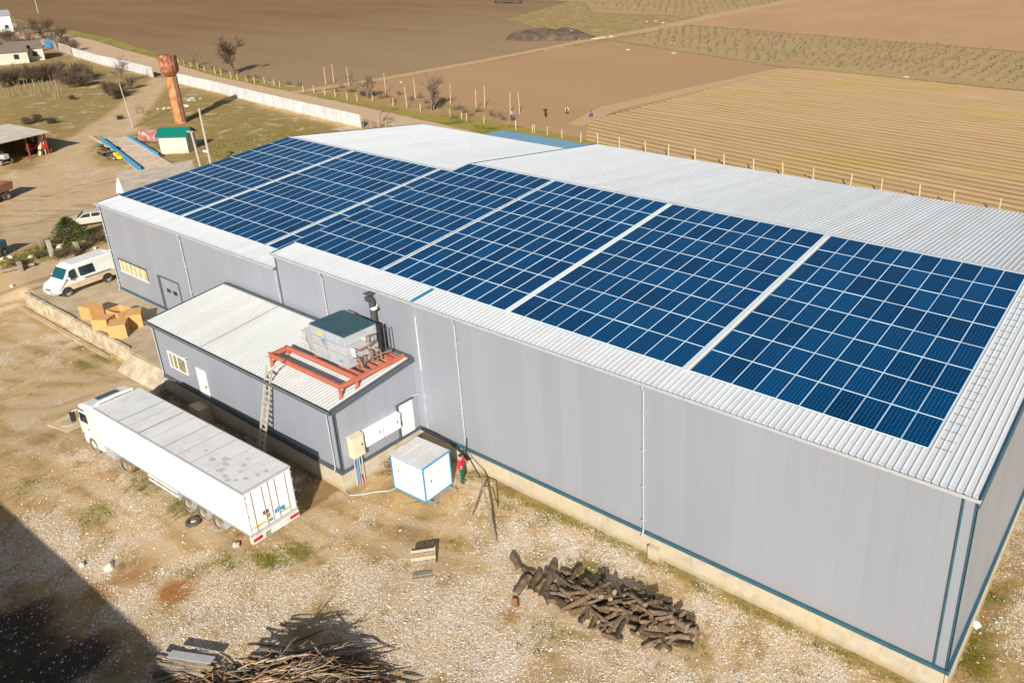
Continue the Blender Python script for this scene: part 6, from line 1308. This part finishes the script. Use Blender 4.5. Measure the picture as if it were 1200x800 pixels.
# houses far left
for i, (u, v, w2, d2, h2, wm, rm, lab) in enumerate(((33, 72, 7, 6, 3.0, PLAS, P('brown_slate', (.2, .16, .14), .8), 'cream walled house behind the far hedge'), (8, 76, 9, 6, 2.8, PLAS, P('brown_slate', (.2, .16, .14), .8), 'long pale house at the left edge behind the hedge'), (3, 38, 6, 6, 5.0, WHT, P('grey_slate', (.35, .35, .37), .8), 'white two storey house at the top left edge'), (42, 68, 4, 4, 2.4, CONCW, P('grey_slate', (.35, .35, .37), .8), 'grey outbuilding beside the far cream house'))):
    q = GZ(u, v, 0); t = thing('house', lab, 'house', (q.x, q.y, 0), R(75)); b = mb(wm); b.box(-w2/2, w2/2, 0, d2, 0, h2); b.add([(-w2/2, 0, h2), (-w2/2, d2, h2), (-w2/2, d2/2, h2+1.3)], [(0, 1, 2)]); b.add([(w2/2, 0, h2), (w2/2, d2, h2), (w2/2, d2/2, h2+1.3)], [(0, 1, 2)]); b.build('wall', None, t, fixn=False)
    b = mb(rm)
    for y0 in (-.4, d2+.4): zz = h2-.15; b.hexa([(-w2/2-.3, y0, zz), (w2/2+.3, y0, zz), (w2/2+.3, d2/2, h2+1.32), (-w2/2-.3, d2/2, h2+1.32), (-w2/2-.3, y0, zz+.1), (w2/2+.3, y0, zz+.1), (w2/2+.3, d2/2, h2+1.42), (-w2/2-.3, d2/2, h2+1.42)])
    b.build('roof', None, t)
    for k in (-1, 1): b = mb(GLASS); b.box(k*w2*.25-.5, k*w2*.25+.5, -.03, -.001, 1.0, 2.1); b.build('window', None, t)
# junk in tower meadow
for i, (u, v, L, m) in enumerate(((226, 116, 1.6, WOODP), (222, 118, 2.2, CONCW), (214, 125, 1.8, STONE), (195, 128, 1.5, WOODP))):
    q = G(u, v); b = mb(m); [b.blob((random.gauss(0, L*.5), random.gauss(0, .5), .1), L*.35, .35, .15, i*7+k, 1, .3) for k in range(5)]; o = b.build('rubble_heap'); o.location = (q.x, q.y, 0); tag(o, ['pale rubble heap right of the tower top', 'grey rubble strip beside the tower shaft', 'stone rubble just right of the tower', 'tan rubble heap left of the tower'][i], 'rubble')
q = G(160, 133); b = mb(RUST)
for k in range(7): b.bar((k*.5, 0, 0), (k*.5, 0, 1.2), .06, .06)
b.bar((0, 0, 1.2), (3, 0, 1.2), .06, .06); b.bar((0, 0, .4), (3, 0, .4), .06, .06); o = b.build('rusty_railing'); o.location = (q.x, q.y, 0); tag(o, 'rusty steel railing frame beside the lamp post', 'railing')
# mound on far field
q = GZ(637, 46, 0); t = mb(TWIG); random.seed(4)
mo = MB(); mo.mat(P('dark_earth_heap', (.12, .085, .06), .95, var=.5, sc=.6, bump=.6)); n1, n2 = 40, 20; vs = []
for i in range(n1+1):
    for j in range(n2+1):
        x = (i/n1-.5)*2; y = (j/n2-.5)*2; r2 = x*x+y*y; hh = max(0, 1-r2)**.6*(2.5+1.6*noise.noise(Vector((x*3, y*3, 1))))+.35*max(0, 1-r2)*noise.noise(Vector((x*11, y*11, 4))); vs.append((x*12.5, y*6, hh-.02))
mo.add(vs, [(i*(n2+1)+j, (i+1)*(n2+1)+j, (i+1)*(n2+1)+j+1, i*(n2+1)+j+1) for i in range(n1) for j in range(n2)]); o = mo.build('brush_mound', fixn=False); o.location = (q.x+1, q.y+2, 0); o.rotation_euler = (0, 0, R(38)); tag(o, 'long dark mound of earth and brush on the far ploughed field', 'mound')
b = mb(WOODP); [b.blob((random.uniform(-3, 6), random.uniform(1, 4), 1.7+random.uniform(-.2, .3)), random.uniform(.6, 1.6), .5, .2, k, 1, .3) for k in range(7)]; o2 = b.build('pale_debris', None, o)
b = mb(P('straw', (.62, .5, .3), .9)); [b.blob((k*2.6-6, random.uniform(-.5, .5), .1), 1.6, .6, .25, k, 1, .3) for k in range(6)]; o = b.build('straw_windrow'); q = GZ(690, 46, 0); o.location = (q.x, q.y, 0); o.rotation_euler = (0, 0, R(60)); tag(o, 'pale straw strip on the ground behind the dark mound', 'straw')
mo = MB(); mo.mat(TWIGD)
mo.blob((0, 0, .6), 6, 3, 1.6, 3, 3, .3); q = GZ(596, 4, 0); o = mo.build('brush_mound'); o.location = (q.x, q.y, 0); tag(o, 'small dark brush heap at the far orchard edge', 'mound')
for i, (u, v) in enumerate(((758, 26), (768, 25), (777, 27), (736, 59), (789, 63), (788, 51), (716, 43), (705, 45), (1062, 91))):
    q = GZ(u, v, 0); b = mb(P('tan_stones', (.55, .46, .32), .9)); b.blob((0, 0, .08), .6, .35, .22, i+20, 2, .25); o = b.build('stone_pile'); o.location = (q.x, q.y, 0); tag(o, 'pale stone pile by the track and orchard edge', 'stones', 'stone piles at the orchard edge')

# ------------------------------------------------------------ orchard: bare young trees
protos = []
for k in range(4):
    a, c = tree_mesh(seed=300+k, h=2.3, spread=1.1, levels=2, r0=.065, nsp=4, tw=4, n=4, up=.5); m0 = len(a.v); a.v += c.v; a.f += [[i+m0 for i in f] for f in c.f]; a.mi += c.mi; protos.append(a)
pmeshes = [p.mesh('orchard_tree') for p in protos]
random.seed(8); spots = []
def inpoly(x, y, poly):
    c = False
    for i in range(len(poly)):
        (ax, ay), (bx, by) = poly[i], poly[i-1]
        if (ay > y) != (by > y) and x < (bx-ax)*(y-ay)/(by-ay)+ax: c = not c
    return c
O1 = [(-130, 162), (-75, 143), (-24.7, 140), (150, 128), (150, 178), (-35, 187), (-136, 201)]
O2 = [(-147, 235), (-152, 320), (-167, 430), (-320, 440), (-320, 290), (-222, 266), (-190, 230)]
for poly, sx, sy in ((O1, 2.7, 4.4), (O2, 3.4, 5.5)):
    x0 = min(p[0] for p in poly); x1 = max(p[0] for p in poly); y0 = min(p[1] for p in poly); y1 = max(p[1] for p in poly)
    r_ = 0; y = y0
    while y < y1+30:
        x = x0
        while x < x1:
            yy = y-.10*(x+60)*.6 if poly is O1 else y
            px = x+random.gauss(0, .3); py = yy+random.gauss(0, .25); x += sx
            if random.random() < .1 or not inpoly(px, py, poly): continue
            d = Vector((px, py, 1))-CAM; zc = d.dot(F); u = 600+PX+FPX*d.dot(R2)/zc; v = 400+PY-FPX*d.dot(U2)/zc
            if -20 < u < 1240 and v > -15: spots.append((zc, px, py))
        y += sy
spots.sort()
for zc, x, y in spots[:300]:
    o = bpy.data.objects.new('orchard_tree', random.choice(pmeshes)); C.objects.link(o); o.location = (x, y, .03); s_ = random.uniform(.8, 1.2); o.scale = (s_, s_, s_*random.uniform(.85, 1.1)); o.rotation_euler = (0, 0, random.uniform(0, 6.28)); tag(o, 'small bare orchard tree in the nearer rows beyond the furrowed field', 'tree', 'nearer orchard trees')
st_ = MB(); st_.mat(TWIG)
for zc, x, y in spots[300:2600]:
    p = random.choice(protos); a = random.uniform(0, 6.28); s_ = random.uniform(.8, 1.2); ca, sa = math.cos(a)*s_, math.sin(a)*s_; m0 = len(st_.v); st_.v += [(x+ca*vx-sa*vy, y+sa*vx+ca*vy, vz*s_+.03) for vx, vy, vz in p.v]; st_.f += [[i+m0 for i in f] for f in p.f]; st_.mi += [0]*len(p.f)
tag(st_.build('orchard_trees', fixn=False), 'far rows of small bare orchard trees', 'trees', None, 'stuff')

# ------------------------------------------------------------ neighbouring building south of the yard (casts the long shadow)
nb = thing('neighbour_building', 'grey building south of the yard whose shadow falls across the gravel', 'building', (-45, -32.3, 0))
b = mb(CLAD); b.box(-35, 33, -9, 6.0, 0, 6.0); b.build('wall', None, nb); b = mb(ROOF); b.box(-35.2, 33.2, -9.2, 6.2, 6.001, 6.25); b.build('roof', None, nb)
